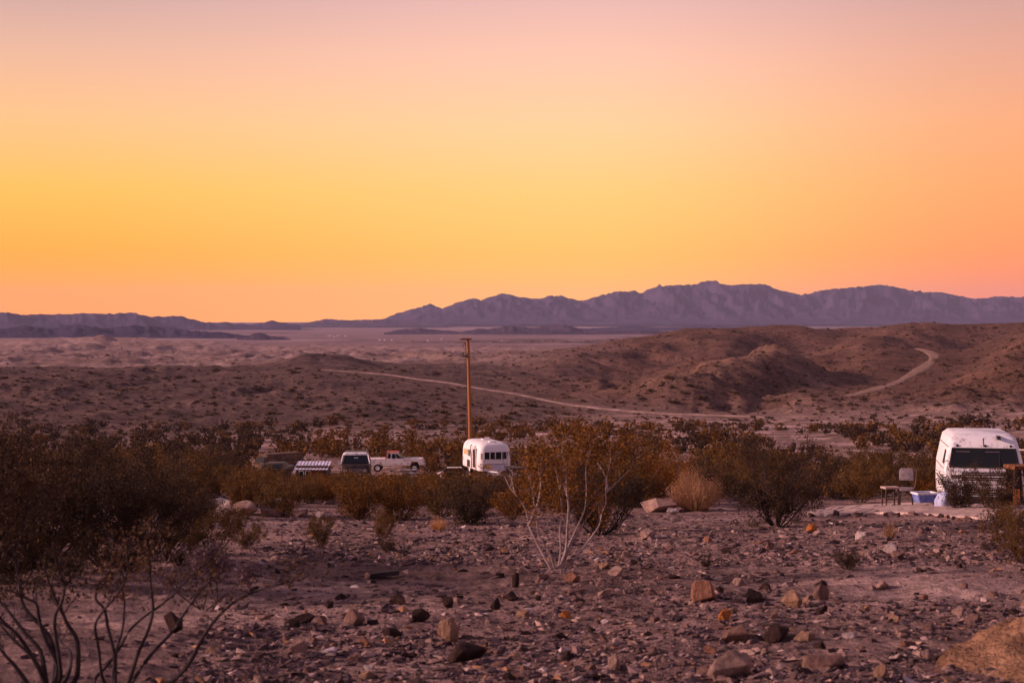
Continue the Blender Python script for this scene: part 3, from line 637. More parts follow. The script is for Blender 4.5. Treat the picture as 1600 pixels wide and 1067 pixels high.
# gravel: many small stones, one object
tmpl = []
for i in range(14):
    me = rock_mesh('t', 500+i, M['rock'], 9, .7, False); bm = bmesh.new(); bm.from_mesh(me); bmesh.ops.triangulate(bm, faces=bm.faces); bm.verts.ensure_lookup_table()
    tmpl.append((np.array([v.co[:] for v in bm.verts]), np.array([[v.index for v in f.verts] for f in bm.faces]))); bm.free(); bpy.data.meshes.remove(me)
pal = np.array([(.11, .065, .062), (.18, .11, .10), (.26, .165, .145), (.075, .045, .045), (.15, .09, .09), (.33, .23, .21), (.25, .125, .07), (.48, .38, .36), (.22, .14, .14), (.06, .04, .045)]); pw = np.array([.25, .16, .10, .22, .08, .03, .03, .008, .05, .20]); pw /= pw.sum()
def scatter_stones(name, n, region, smin, smax, label, kk=1.0):
    VV = []; FF = []; CC = []; off = 0; c = 0
    while c < n:
        a, b = region(); 
        if rnd.random() < clear(a, b)*.92 or (1262 < a and 783 < b < 813): continue
        p = hit(a, b)
        if p is None or (kk == 1.0 and wav(p.x/1.3, p.y/1.9)*.6+.3*wav(p.x/.4, p.y/.6) < rnd.uniform(-.75, .12)): continue
        s = smin*math.exp(rnd.random()**2.6*math.log(smax/smin))*(1+max(0, p.y-14)*.022*kk)
        v, f = tmpl[rnd.randrange(14)]; an = rnd.uniform(0, 6.28); ca, sa = math.cos(an), math.sin(an)
        v = v*np.array([s*rnd.uniform(.8, 1.5), s, s*rnd.uniform(.4, .95)]); v = np.stack([v[:, 0]*ca-v[:, 1]*sa, v[:, 0]*sa+v[:, 1]*ca, v[:, 2]+v[:, 0]*rnd.uniform(-.3, .3)], -1)+np.array([p.x, p.y, p.z+s*.04])
        VV.append(v); FF.append(f+off); off += len(v); cl = pal[nr.choice(len(pal), p=pw)]*rnd.uniform(.8, 1.25); CC.append(np.tile([*cl, 1], (len(v), 1))); c += 1
    o = link(bpy.data.objects.new(name, np_mesh(name, np.vstack(VV), np.vstack(FF), M['gravel'], False, np.vstack(CC)))); return tag(o, label, None, None, 'stuff')
scatter_stones('gravel', 30000, lambda: (rnd.uniform(-60, 1660), 795+(1110-795)*rnd.random()**.85), .022, .15, 'loose purplish brown gravel and stones covering the foreground')
scatter_stones('scattered_stones', 6500, lambda: (rnd.uniform(430, 1640), rnd.uniform(806, 885)), .05, .24, 'dark and pale stones strewn between the gravel and the scrub', .012)
scatter_stones('distant_rubble', 9000, lambda: (rnd.uniform(-60, 1660), rnd.uniform(575, 790)), .10, .55, 'pale and dark rubble strewn over the slopes behind the scrub', .02)

# ---------------------------------------------------------------- shrubs
def leaf_quads(cent, size, g, asp=1.7):
    n = len(cent); a = g.normal(size=(n, 3)); a /= np.linalg.norm(a, axis=1)[:, None]; b = g.normal(size=(n, 3)); b = np.cross(a, b); b /= np.linalg.norm(b, axis=1)[:, None]
    s = size*g.uniform(.6, 1.3, (n, 1)); a = a*s*asp/2; b = b*s/2
    V = np.stack([cent-a, cent-b*.9+a*.1, cent+a, cent+b], 1).reshape(-1, 3); return V, np.arange(4*n).reshape(-1, 4)
def grow(path, g, n_sub, sub_len, twigs, jit, mb, r, lod, pts, start=.35):
    """side branches and twigs off a polyline; collects leaf positions"""
    P = [Vector(p) for p in path]; m = len(P)-1
    for _ in range(n_sub):
        t = g.uniform(start, 1)*m; i = min(int(t), m-1); p = P[i].lerp(P[i+1], t-i); d = (P[i+1]-P[i]).normalized()
        d = (d+Vector((g.normal(), g.normal(), g.normal()*.6+.25))*.55).normalized(); l = sub_len*g.uniform(.5, 1.2)
        q = [p]; dd = d.copy()
        for k in range(4):
            dd = (dd+Vector((g.normal(), g.normal(), g.normal()+.3))*.18).normalized(); q.append(q[-1]+dd*l/4)
        if mb is not None: mb.tube(q, r*.5, r*.15, 3, False)
        for _ in range(twigs):
            t2 = g.uniform(.25, 1)*4; j = min(int(t2), 3); a = q[j].lerp(q[j+1], t2-j)
            e = a+(dd+Vector((g.normal(), g.normal(), g.normal()+.2))*.8).normalized()*l*g.uniform(.2, .5)
            if mb is not None and lod == 0: mb.tube([a, e], r*.2, r*.1, 3, False)
            for _ in range(3): pts.append(a.lerp(e, g.uniform(.2, 1.05)))
            pts.append(q[min(j+1, 4)])
def bush_proto(seed, h, w, nst, nleaf, leaf, lod, lean=0):
    g = np.random.default_rng(seed); mb = MB(); pts = []
    for i in range(nst):
        az = 2*math.pi*(i+g.uniform(-.3, .3))/nst; R_ = w/2*g.uniform(.35, 1); H = h*(1-0.35*(R_/(w/2))**2)*g.uniform(.8, 1.0)
        P = []; wob = Vector((g.normal(), g.normal(), 0))*.06*h
        for k in range(7):
            t = k/6; P.append(Vector((math.cos(az)*R_*t**.85+.03*math.cos(az), math.sin(az)*R_*t**.85+.03*math.sin(az), H*t**1.05-.03))+wob*math.sin(t*5))
        mb.tube(P, .016*h/1.6*(1.3 if lod else 1), .004, 4 if lod == 0 else 3, False)
        grow(P, g, 7 if lod == 0 else 6, .40*h/1.6, 5 if lod == 0 else 3, 0, mb if lod < 2 else None, .010, lod, pts, .08)
    pts = np.array([p[:] for p in pts]); idx = g.integers(0, len(pts), nleaf)
    c = pts[idx]+g.normal(size=(nleaf, 3))*(.05 if lod == 0 else .08)*h/1.6; c[:, 2] = np.maximum(c[:, 2], .02)
    V, Fq = leaf_quads(c, leaf, g); return mb, V, Fq
PROTO = {}
def proto(key, kind, seeds, **k):
    leafm, stemm = kind
    L_ = []
    for s in seeds:
        mb, V, Fq = bush_proto(s, **k); L_.append((mb.mesh('stem', M[stemm]), np_mesh('foliage', V, Fq, M[leafm])))
    PROTO[key] = L_
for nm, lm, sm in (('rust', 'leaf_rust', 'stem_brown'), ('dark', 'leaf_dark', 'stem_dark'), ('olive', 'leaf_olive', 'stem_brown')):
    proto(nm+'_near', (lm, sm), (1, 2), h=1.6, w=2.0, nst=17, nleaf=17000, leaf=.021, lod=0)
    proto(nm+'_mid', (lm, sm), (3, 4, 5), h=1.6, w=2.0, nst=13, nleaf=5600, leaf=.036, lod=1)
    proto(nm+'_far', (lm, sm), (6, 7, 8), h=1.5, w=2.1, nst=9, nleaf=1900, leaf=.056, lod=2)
n_bush = [0]
def put_bush(kind, p, h, label, group=None, wide=1.0, name='creosote_bush', lod=None, cat='bush'):
    lod = lod or ('near' if p.y < 34 else 'mid' if p.y < 95 else 'far'); st, fo = rnd.choice(PROTO[kind+'_'+lod])
    e = empty(name, (p.x, p.y, p.z-.02), rnd.uniform(0, 6.28), label=label, cat=cat, group=group)
    s = h/1.55; e.scale = (s*wide, s*wide, s)
    link(bpy.data.objects.new('stem', st), e); link(bpy.data.objects.new('foliage', fo), e); n_bush[0] += 1; return e
# hand-placed shrubs: kind, px, base py, height px, wide, label
HB = [
 ('rust', 560, 812, 72, 1.3, 'wide rust brown bush standing below the dark van'),
 ('rust', 625, 812, 70, 1.15, 'rust brown bush below the white pickup'),
 ('dark', 737, 818, 78, 1.15, 'dense dark bush below the trailer'),
 ('dark', 935, 836, 118, 1.0, 'dark bush half hidden behind the bare-stemmed bush'),
 ('rust', 880, 800, 84, 1.3, 'rust coloured bush behind the top of the bare-stemmed bush'),
 ('rust', 1010, 790, 90, 1.0, 'rust coloured bush left of the straw coloured bush'),
 ('dark', 1215, 824, 135, 1.05, 'big dark bush left of the dirt track'),
 ('olive', 1160, 770, 90, 1.0, 'olive brown bush between the straw bush and the big dark bush'),
 ('olive', 1345, 786, 66, 1.1, 'dark sprawling bush behind the dirt track'),
 ('dark', 1498, 796, 66, 1.0, 'dark bush in front of the left half of the camper truck grille'),
 ('dark', 1556, 797, 68, 1.0, 'dark bush in front of the right half of the camper truck grille'),
 ('olive', 1465, 790, 30, 1.2, 'low twiggy bush at the foot of the blue stacked things'),
 ('olive', 1600, 880, 84, 1.0, 'twiggy bush cut off by the right edge of the photo'),
 ('olive', 440, 806, 62, 1.1, 'olive brown bush above the pinkish boulders'),
 ('olive', 385, 792, 70, 1.1, 'olive brown bush above the whitish boulders'),
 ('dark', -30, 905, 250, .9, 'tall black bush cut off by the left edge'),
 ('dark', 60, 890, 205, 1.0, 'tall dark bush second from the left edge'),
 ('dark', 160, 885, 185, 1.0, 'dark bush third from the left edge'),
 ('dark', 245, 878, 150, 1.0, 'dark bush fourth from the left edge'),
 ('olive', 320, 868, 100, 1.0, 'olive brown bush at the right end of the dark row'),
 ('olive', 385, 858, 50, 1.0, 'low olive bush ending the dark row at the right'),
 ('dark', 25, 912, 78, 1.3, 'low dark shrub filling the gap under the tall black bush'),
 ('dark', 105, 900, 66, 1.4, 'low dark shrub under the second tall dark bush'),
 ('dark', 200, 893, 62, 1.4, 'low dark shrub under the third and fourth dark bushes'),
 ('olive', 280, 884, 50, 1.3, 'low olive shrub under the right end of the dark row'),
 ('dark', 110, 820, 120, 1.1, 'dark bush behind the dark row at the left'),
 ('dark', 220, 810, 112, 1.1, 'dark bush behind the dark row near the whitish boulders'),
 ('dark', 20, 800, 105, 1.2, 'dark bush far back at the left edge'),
 ('dark', 604, 863, 26, .9, 'small dark tuft on the gravel left of centre'),
 ('olive', 598, 842, 50, .7, 'thin upright olive shrub behind the small dark tuft'),
 ('olive', 500, 858, 62, .6, 'thin olive shrub on the sand left of centre'),
 ('dark', 1327, 890, 34, 1.1, 'small dark tuft on the gravel at the right'),
 ('dark', 1104, 886, 20, 1.0, 'tiny dark tuft right of the bare-stemmed bush'),
 ('rust', 800, 812, 60, 1.1, 'rust brown bush between the dark bush and the bare-stemmed bush'),
 ('olive', 1580, 830, 44, 1.3, 'low dark bush beside the rusty frame'),
 ('olive', 690, 808, 60, 1.0, 'olive brown bush left of the dense dark bush'),
 ('olive', 300, 800, 88, 1.0, 'olive brown bush left of the whitish boulders'),
]
for k, a, b, hp, wd, lab in HB:
    p = hit(a, b); put_bush(k, p, hp/ppm(p.y), lab, None, wd)
# protected views: x0, x1, lowest visible row, distance
PROT = [(722, 806, 742, 112), (576, 664, 740, 138), (528, 584, 736, 98), (458, 514, 741, 102), (390, 468, 716, 128), (402, 454, 732, 108), (1466, 1600, 745, 45), (1376, 1476, 772, 45), (1262, 1600, 812, 40), (1262, 1600, 786, 50), (1045, 1130, 795, 48), (320, 512, 803, 46), (730, 740, 690, 124)]
band_sites = []
tries = 0
while len(band_sites) < 1380 and tries < 60000:
    tries += 1
    b = 664+(800-664)*rnd.random()**1.3; a = rnd.uniform(-70, 1670)
    p = hit(a, b, 30)
    if p is None or p.y > 310 or p.y < 46: continue
    if b < 690 and rnd.random() > (b-646)/42*(1.0 if a > 850 else .55): continue
    if p.y > 120 and wav(p.x/9, p.y/16)*.6 > (.28 if a < 980 else .06): continue
    h = .55+1.45*rnd.random()**1.1; s = ppm(p.y); hw = h*.62*s; ok = True
    for (x0, x1, yl, d) in PROT:
        if p.y < d+3 and a+hw > x0 and a-hw < x1:
            top = b-h*s
            if top < yl:
                h = (b-yl)/s*.95
                hw = h*.62*s
    if h < .45: continue
    if any(math.hypot(p.x-q.x, p.y-q.y) < (.40 if a < 980 else .50)*(h+g_) for q, g_, _ in band_sites): continue
    if any(abs(a-c_)*1.0 < 46 and abs(p.y-d_) < 4.2 for c_, d_ in ((765, 118), (765, 115), (620, 141), (556, 100), (486, 105), (430, 131), (428, 110), (1535, 48))): continue
    if a > 1250 and 38 < p.y < 53: continue
    band_sites.append((p, h, a))
band_sites.sort(key=lambda q: -q[1]*ppm(q[0].y))
for p, h, a in band_sites[:262]:
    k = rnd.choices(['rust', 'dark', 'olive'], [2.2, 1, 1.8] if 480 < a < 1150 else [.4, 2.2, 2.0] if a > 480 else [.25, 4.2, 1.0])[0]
    colr = {'rust': 'rust brown', 'dark': 'dark', 'olive': 'olive brown'}[k]
    zone = ('at the far left edge' if a < 110 else 'left of the whitish boulders' if a < 240 else 'left of the wrecked van' if a < 385 else 'around the wrecked van and shed' if a < 515 else 'around the dark van and pickup' if a < 670 else 'around the trailer and pole' if a < 820 else 'behind the bare-stemmed bush' if a < 1010 else 'above the straw coloured bush' if a < 1140 else 'around the big dark bush' if a < 1290 else 'above the dirt track' if a < 1440 else 'around the camper truck')
    dist = 'distant' if p.y > 150 else 'mid-distance' if p.y > 85 else 'nearer'; dist += ' tall' if h > 1.6 else ' low' if h < 1.1 else ''
    put_bush(k, p, h, f'{dist} {colr} creosote bush {zone}', 'creosote bushes in the scrub belt')
small_b = {k: [bush_proto(60+i, h=1.5, w=2.2, nst=9, nleaf=290, leaf=.17, lod=2)[1:] for i in range(3)] for k in ('rust', 'olive', 'dark')}
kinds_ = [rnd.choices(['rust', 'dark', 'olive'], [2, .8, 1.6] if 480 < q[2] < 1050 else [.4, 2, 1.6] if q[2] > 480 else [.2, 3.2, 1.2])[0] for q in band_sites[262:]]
for k in ('rust', 'olive', 'dark'):
    VV = []; FF = []; off = 0
    for (p, h, a), kq in zip(band_sites[262:], kinds_):
        if kq != k: continue
        v, f = rnd.choice(small_b[k]); s_ = h/1.5; an = rnd.uniform(0, 6.28); ca, sa = math.cos(an), math.sin(an)
        v = np.stack([v[:, 0]*ca-v[:, 1]*sa, v[:, 0]*sa+v[:, 1]*ca, v[:, 2]], -1)*s_+np.array(p[:]); VV.append(v); FF.append(f+off); off += len(v)
    tag(link(bpy.data.objects.new('far_scrub', np_mesh('far_scrub', np.vstack(VV), np.vstack(FF), M['leaf_'+k]))), {'rust': 'rust brown', 'olive': 'olive brown', 'dark': 'dark'}[k]+' mass of far creosote scrub at the foot of the hills', None, None, 'stuff')
# hillside shrubs
def hill_proto(seed, n, leaf):
    g = np.random.default_rng(seed); c = g.normal(size=(n, 3)); c /= np.linalg.norm(c, axis=1)[:, None]; c *= g.uniform(.45, 1, (n, 1))
    c *= np.array([.75, .75, .5]); c[:, 2] = np.abs(c[:, 2])*1.1+.04; lump = 1+.35*np.sin(c[:, :1]*7+seed)*np.cos(c[:, 1:2]*6); c *= lump
    return leaf_quads(c, leaf, g, 1.4)
HP = [np_mesh('hill_shrub', *hill_proto(50+i, 190, .22), M['leaf_hill']) for i in range(5)]
sites = []; tries = 0
def road_clear(p): return all(math.hypot(p.x-q.x, p.y-q.y) > 4 for q in ROADP)
ROADP = [at(a, d) for a, d in zip(np.linspace(505, 1200, 80), np.interp(np.linspace(505, 1200, 80), [505, 540, 600, 650, 700, 750, 800, 850, 900, 960, 1020, 1080, 1140, 1200], [424, 422, 415, 402, 388, 376, 366, 352, 340, 326, 314, 306, 300, 292]))]+trail
while len(sites) < 620 and tries < 20000:
    tries += 1; a = rnd.uniform(-80, 1680); b = rnd.uniform(505, 700); p = hit(a, b, 200)
    if p is None or p.y < 235 or p.y > 1300: continue
    if b < 575 and a < 700 and rnd.random() < .75: continue
    if a > 1000 and b < 640 and rnd.random() < .25: continue
    if not road_clear(p) or wav(p.x/30, p.y/50)*.5+rnd.uniform(-.5, .5) < -.05: continue
    s = .45+1.15*rnd.random()**2.0; s *= 1 if p.y < 700 else 1.25
    sites.append((ppm(p.y)*s, s, p, a))
sites.sort(key=lambda q: -q[0])
for q in sites[:280]:
    o = bpy.data.objects.new('hill_shrub', rnd.choice(HP)); p = q[2]; o.location = (p.x, p.y, p.z-.05); o.scale = (q[1], q[1], q[1]*rnd.uniform(.6, .95)); o.rotation_euler[2] = rnd.uniform(0, 6.28); C.objects.link(o)
    a = q[3]; szn = 'large' if q[1] > 1.2 else 'middling' if q[1] > .8 else 'small'
    yp_ = HZ-p.z/p.y*F; hgt = 'near the foot' if yp_ > 645 else 'halfway up' if yp_ > 605 else 'high up'
    zn = ('of the stony hillside at the left edge' if a < 160 else 'of the stony hillside above the left scrub' if a < 380 else 'of the hillside above the parked wrecks' if a < 600 else 'of the hillside left of the utility pole' if a < 730 else 'of the hillside right of the utility pole' if a < 900 else 'of the slope above the dirt road' if a < 1080 else 'of the bare spur right of the road' if a < 1280 else 'of the hill around the dirt trail' if a < 1460 else 'of the hill behind the camper truck')
    tag(o, f'{szn} dark shrub {hgt} {zn}', 'shrub', 'shrubs dotted over the hillsides')
VV = []; FF = []; off = 0
small = [hill_proto(90+i, 30, .48) for i in range(4)]
extra = []
while len(extra) < 3200:
    a = rnd.uniform(-80, 1680); b = rnd.uniform(502, 690); p = hit(a, b, 200)
    if p is None or p.y < 235 or p.y > 1900 or not road_clear(p): continue
    if b < 575 and a < 700 and rnd.random() < .8: continue
    extra.append((0, (.25+.6*rnd.random()**2)*(1 if p.y < 700 else 1.6), p, a))
for q in sites[280:]+extra:
    v, f = rnd.choice(small); v = v*np.array([q[1], q[1], q[1]*.8])+np.array(q[2][:]); VV.append(v); FF.append(f+off); off += len(v)
tag(link(bpy.data.objects.new('distant_brush', np_mesh('distant_brush', np.vstack(VV), np.vstack(FF), M['leaf_hill']))), 'specks of dark brush scattered over the farther slopes', None, None, 'stuff')

# straw coloured bush and dry tufts
def tuft(a, b, hp, wp, m, label, n=420, name='dry_bush', cat='bush', bend=.35):
    p = hit(a, b); s = 1/ppm(p.y); h = hp*s; w = wp*s; g = np.random.default_rng(int(a)); mb = MB()
    for i in range(n):
        az = g.uniform(0, 6.28); r0 = g.uniform(0, .22)*w; r1 = w/2*math.sqrt(g.uniform(0.02, 1)); H = h*(1-.45*(r1/(w/2))**2)*g.uniform(.45, 1.2)*(.85+.2*math.sin(az*3+a)+.12*math.sin(az*7))
        P = [Vector((math.cos(az)*(r0+(r1-r0)*t**1.2), math.sin(az)*(r0+(r1-r0)*t**1.2), H*t)) for t in (0, .5, 1)]
        mb.tube(P, max(.003, .11*s), max(.002, .06*s), 3, False)
    e = empty(name, p, label=label, cat=cat); tag(mb.build('stalks', M[m], e), kind='stuff')
    V, Fq = leaf_quads(np.array([[math.cos(x)*r*w/2, math.sin(x)*r*w/2, h*(1-.45*r*r)*y] for x, r, y in zip(g.uniform(0, 6.28, n*2), np.sqrt(g.uniform(0, 1.25, n*2)), g.uniform(.35, 1.15, n*2))]), 0.55*s, g, 3.5)
    tag(link(bpy.data.objects.new('seed_heads', np_mesh('seed_heads', V, Fq, M[m])), e), kind='stuff'); return e
tuft(1088, 797, 62, 88, 'leaf_straw', 'feathery straw coloured bush among the dark scrub right of centre', 1700)
tuft(1392, 842, 26, 24, 'leaf_straw', 'small feathery dry tuft below the dirt track', 160, 'dry_tuft')
tuft(668, 778, 30, 20, 'leaf_gold', 'pale golden tuft left of the dense dark bush', 160, 'dry_tuft')
tuft(692, 776, 28, 26, 'leaf_gold', 'pale golden tuft touching the dense dark bush', 180, 'dry_tuft')
tuft(620, 752, 16, 22, 'leaf_gold', 'small golden tuft under the pickup', 140, 'dry_tuft')
tuft(455, 806, 60, 34, 'leaf_straw', 'tall thin dry stalks above the line of pale rocks', 60, 'dry_tuft')
tuft(685, 828, 20, 30, 'leaf_gold', 'low golden tuft at the left foot of the dense dark bush', 160, 'dry_tuft')

# traced shrubs: stems follow the photo, each stem its own branch
def traced(polys, base_px, depth, spread, label, m_stem, m_leaf, r0, nleaf, leaf, seed, name, n_sub, sub_len, start=.45, off=(0, 0, 1), jit=.05, keep=None):
    bp = at(base_px, depth); e = empty(name, bp, label=label, cat='bush'); g = np.random.default_rng(seed); pts = []; tw = MB()
    for pl in polys:
        dy = g.uniform(-spread, spread); m = len(pl); P = []
        for i, (a, b) in enumerate(pl):
            d = depth+dy*i/(m-1); P.append(Vector(((a-800)/F*d, d, -(b-HZ)/F*d))-bp)
        if P[0].length > .12 and P[0].z < .35 and abs(P[0].x) < .5: P = [Vector((P[0].x*.5, 0, -.06))]+P
        Q = []
        for i in range(len(P)-1):
            for k in range(3): Q.append(P[i].lerp(P[i+1], k/3))
        Q.append(P[-1])
        for _ in range(1): Q = [Q[0]]+[(Q[i-1]+Q[i]*2+Q[i+1])/4 for i in range(1, len(Q)-1)]+[Q[-1]]
        mb = MB(); mb.tube(Q, r0*g.uniform(.8, 1.2), r0*.3, 7); mb.build('branch', M[m_stem], e, True)
        grow(Q, g, n_sub, sub_len, 5, 0, tw, r0*.55, 0, pts, start)
    tag(tw.build('twigs', M[m_stem], e), kind='stuff')
    pts = np.array([p[:] for p in pts])
    if nleaf:
        c = pts[g.integers(0, len(pts), nleaf)]+g.normal(size=(nleaf, 3))*jit; c = c[c[:, 2] > off[2]]
        if keep: c = c[keep(c)]
        V, Fq = leaf_quads(c, leaf, g); link(bpy.data.objects.new('foliage', np_mesh('foliage', V, Fq, M[m_leaf])), e)
    return e
z5 = lambda pl: [(740+a/3.953, 660+b/3.953) for a, b in pl]
hero = [z5(p) for p in (
 [(480, 910), (430, 820), (380, 720), (340, 640), (325, 540), (280, 470), (220, 400), (190, 330)],
 [(525, 900), (540, 790), (530, 660), (550, 560), (530, 400), (500, 260)],
 [(540, 890), (575, 780), (580, 640), (590, 520), (575, 420), (570, 300), (545, 180), (550, 130)],
 [(550, 890), (600, 760), (680, 620), (760, 510), (830, 420), (920, 340), (985, 270), (1000, 160)],
 [(570, 900), (640, 830), (720, 720), (780, 640), (790, 570), (820, 500), (815, 380), (850, 220)],
 [(500, 900), (470, 800), (400, 700), (390, 600), (370, 480), (350, 330)],
 [(545, 895), (570, 800), (640, 650), (690, 540), (700, 420), (690, 280), (720, 180)],
 [(830, 420), (820, 330), (760, 240), (700, 160)],
 [(340, 640), (400, 500), (420, 380), (400, 280), (430, 200)])]
hd = hit(870, 897).y
traced(hero, 870, hd, .45, 'large airy bush with pale bare stems standing alone at the centre of the gravel', 'stem_grey', 'leaf_rust', .016, 6500, .024, 5, 'creosote_bush', 7, .32, .5, (0, 0, .55), .09, lambda c: (c[:, 0] > -.46) | (c[:, 2] < 1.02))
z7 = lambda pl: [(a/3.2, 860+b/3.2) for a, b in pl]
lft = [z7(p) for p in (
 [(235, 740), (220, 640), (200, 500), (120, 420), (40, 310), (-20, 240), (-60, 120)], [(230, 740), (215, 640), (170, 560), (90, 430), (0, 350), (-60, 260)], [(160, 720), (110, 640), (60, 570), (0, 510), (-60, 400)],
 [(260, 740), (300, 640), (290, 540), (265, 380), (270, 320), (310, 250), (320, 180), (280, 80), (260, -40)], [(260, 700), (290, 580), (230, 470), (190, 360), (180, 260), (110, 240), (90, 120)],
 [(300, 740), (385, 640), (385, 450), (330, 370), (300, 300), (250, 200), (210, 60)], [(225, 740), (190, 590), (150, 530), (60, 450), (0, 380), (-50, 330)], [(280, 740), (345, 600), (350, 510), (300, 470), (270, 400)],
 [(250, 740), (280, 560), (240, 420), (120, 300), (100, 250), (90, 150), (60, 20)])]
rgt = [z7(p) for p in (
 [(565, 740), (560, 662), (570, 520), (535, 400), (520, 290), (470, 250), (480, 180), (530, 130), (560, 50), (540, -60)], [(600, 740), (640, 662), (690, 500), (740, 400), (765, 290), (750, 180), (745, 50), (760, -50)],
 [(540, 740), (450, 662), (520, 590), (590, 500), (640, 400), (720, 330), (850, 240), (950, 130), (1060, 40)], [(640, 760), (860, 662), (950, 560), (1000, 450), (1060, 360), (1160, 260), (1280, 200), (1380, 180), (1480, 120)],
 [(610, 740), (660, 650), (750, 520), (850, 420), (930, 300), (1000, 200), (1080, 130)], [(560, 740), (500, 640), (490, 500), (465, 380), (490, 330), (600, 200), (640, 100), (630, 0)], [(570, 600), (575, 500), (610, 400), (620, 250), (590, 160), (610, 40)])]
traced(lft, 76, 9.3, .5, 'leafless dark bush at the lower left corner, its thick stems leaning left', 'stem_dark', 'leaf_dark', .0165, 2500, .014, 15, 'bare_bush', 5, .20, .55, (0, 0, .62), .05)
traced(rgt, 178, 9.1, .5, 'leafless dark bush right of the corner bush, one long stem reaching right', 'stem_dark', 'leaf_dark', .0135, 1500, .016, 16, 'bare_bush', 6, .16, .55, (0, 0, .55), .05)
mv = [z7(p) for p in ([(1000, 300), (940, 200), (960, 120), (1050, 60), (1150, -10)], [(1010, 300), (1030, 220), (1010, 180), (1000, 100), (1060, 0)], [(1060, 300), (1085, 260), (1080, 180), (1070, 120), (1130, 20)], [(1000, 300), (900, 230), (860, 190), (820, 120)], [(1030, 300), (1150, 200), (1230, 120), (1280, 40)])]
md = hit(318, 955).y
traced(mv, 318, md, .2, 'small mauve grey dead shrub behind the leafless bushes', 'stem_brown', 'leaf_mauve', .010, 2600, .02, 17, 'dead_shrub', 6, .22, .4, (0, 0, .1), .04)
rg = [[(1607, 850), (1592, 828), (1575, 812), (1556, 796), (1545, 786)], [(1607, 850), (1580, 835), (1565, 822), (1552, 815)], [(1608, 852), (1600, 820), (1592, 790), (1585, 765)], [(1608, 852), (1585, 845), (1566, 830), (1556, 812)], [(1608, 850), (1612, 810), (1606, 780)], [(1607, 853), (1590, 850), (1575, 852), (1562, 846)]]
traced(rg, 1606, hit(1606, 868).y, .2, 'bare grey twigged bush at the right edge below the camper truck', 'stem_brown', 'leaf_dark', .012, 2200, .022, 18, 'dry_shrub', 7, .3, .3, (0, 0, .1), .06)
sm = [[(632, 872), (633, 862), (640, 852), (644, 840)], [(632, 872), (628, 860), (622, 850), (616, 842)], [(633, 872), (638, 858), (648, 848), (655, 845)], [(632, 872), (632, 858), (630, 846), (634, 834)]]
traced(sm, 632, hit(632, 873).y, .1, 'tiny leafless sapling on the gravel right of the small dark tuft', 'stem_dark', 'leaf_dark', .010, 0, .02, 19, 'bare_sapling', 3, .12, .4)
# plank on the gravel
p = hit(600, 903); s = 1/ppm(p.y); mb = MB(); mb.box((0, 0, .05), (1.0*46*s, .12, .06)); o = mb.build('plank', M['stem_dark']); o.location = p; o.rotation_euler = (0.03, -.08, .25); tag(o, 'short dark weathered plank lying on the sand left of centre', 'plank')

# ---------------------------------------------------------------- things people left
def wheel(parent, c, r, w, mt='white_worn', axis='x'):
    t = MB().cyl(c, r, w, axis, 18).build('wheel', M['rubber'], parent, True)
    d = {'x': Vector((w/2+.01, 0, 0)), 'y': Vector((0, w/2+.01, 0))}[axis]
    rm = MB()
    for s in (-1, 1): rm.cyl(Vector(c)+d*s, r*.58, .03, axis, 14)
    rm.build('rim', M[mt], t, True); return t

# utility pole
pb = at(736.5, 124); pole = empty('utility_pole', pb, label='tall orange brown wooden utility pole standing behind the trailer', cat='utility pole')
H = (745-528)/ppm(124)+.1; tx = (731-736.5)/ppm(124)
axis_ = lambda t: Vector((tx*t, 0, H*t))
MB().tube([axis_(0)-Vector((0, 0, .4)), axis_(.5), axis_(1)], .185, .13, 14).build('pole_shaft', M['pole'], pole, True)
MB().tube([axis_(.02)+Vector((-.24, -.02, 0)), axis_(.5)+Vector((-.22, -.02, 0)), axis_(.965)+Vector((-.19, -.02, 0))], .035, .03, 6).build('conduit', M['stem_brown'], pole, True)
MB().box(axis_(.992)+Vector((-.16, -.16, 0)), (.95, .12, .13)).build('crossarm', M['rust'], pole)
MB().box(axis_(.975)+Vector((-.30, -.16, -.22)), (.06, .06, .42), Matrix.Rotation(.6, 3, 'Y')).build('brace', M['rust'], pole)
for dx in (-.5, .22): MB().tube([axis_(1)+Vector((dx, -.16, -.03)), axis_(1)+Vector((dx, -.16, .09))], .04, .05, 8).build('insulator', M['chrome'], pole, True)
MB().box(axis_(.87)+Vector((-.25, -.1, 0)), (.42, .1, .09)).build('bracket', M['dark_metal'], pole)
MB().box(axis_(.885)+Vector((-.42, -.1, .06)), (.12, .12, .22)).build('junction_box', M['stem_brown'], pole)

# travel trailer
tb = at(765, 115); tr = empty('travel_trailer', (tb.x-.35, tb.y+2.4, tb.z+.05), R(16), label='rounded white travel trailer with a row of end windows parked before the utility pole', cat='trailer')
lv = []
for zz, ins, rr_ in ((.42, .04, .38), (.5, 0, .40), (1.2, 0, .42), (1.8, .02, .42), (2.10, .07, .42), (2.30, .16, .42), (2.43, .30, .42), (2.51, .52, .4), (2.54, .85, .3)):
    lv.append((zz, -1.2+ins, 1.3-ins, -2.7+ins*.9, 2.7-ins*1.2, rr_))
MB().loft(lv, 7).build('body', M['white_paint'], tr, True)
rf = MB().box((0, -1.9, 2.56), (.5, .4, .09)).box((.1, .3, 2.57), (.6, .5, .1)).build('roof_vent', M['roof_white'], tr)
for k, (xa, xb, ya, yb) in enumerate([(-.84, -.40, -2.71, -2.718), (-.385, .02, -2.718, -2.718), (.035, .52, -2.718, -2.718), (.535, .92, -2.718, -2.71), (.94, 1.22, -2.69, -2.50)]):
    q = [(xa, ya, 1.27), (xb, yb, 1.27), (xb, yb, 1.86), (xa, ya, 1.86)]
    fr = MB().frame(q, .03, .03).build('window', M['white_worn'], tr)
    MB().slab([Vector(v)+Vector((0, -.004, 0)) for v in q], .012).build('pane', M['glass'], fr)
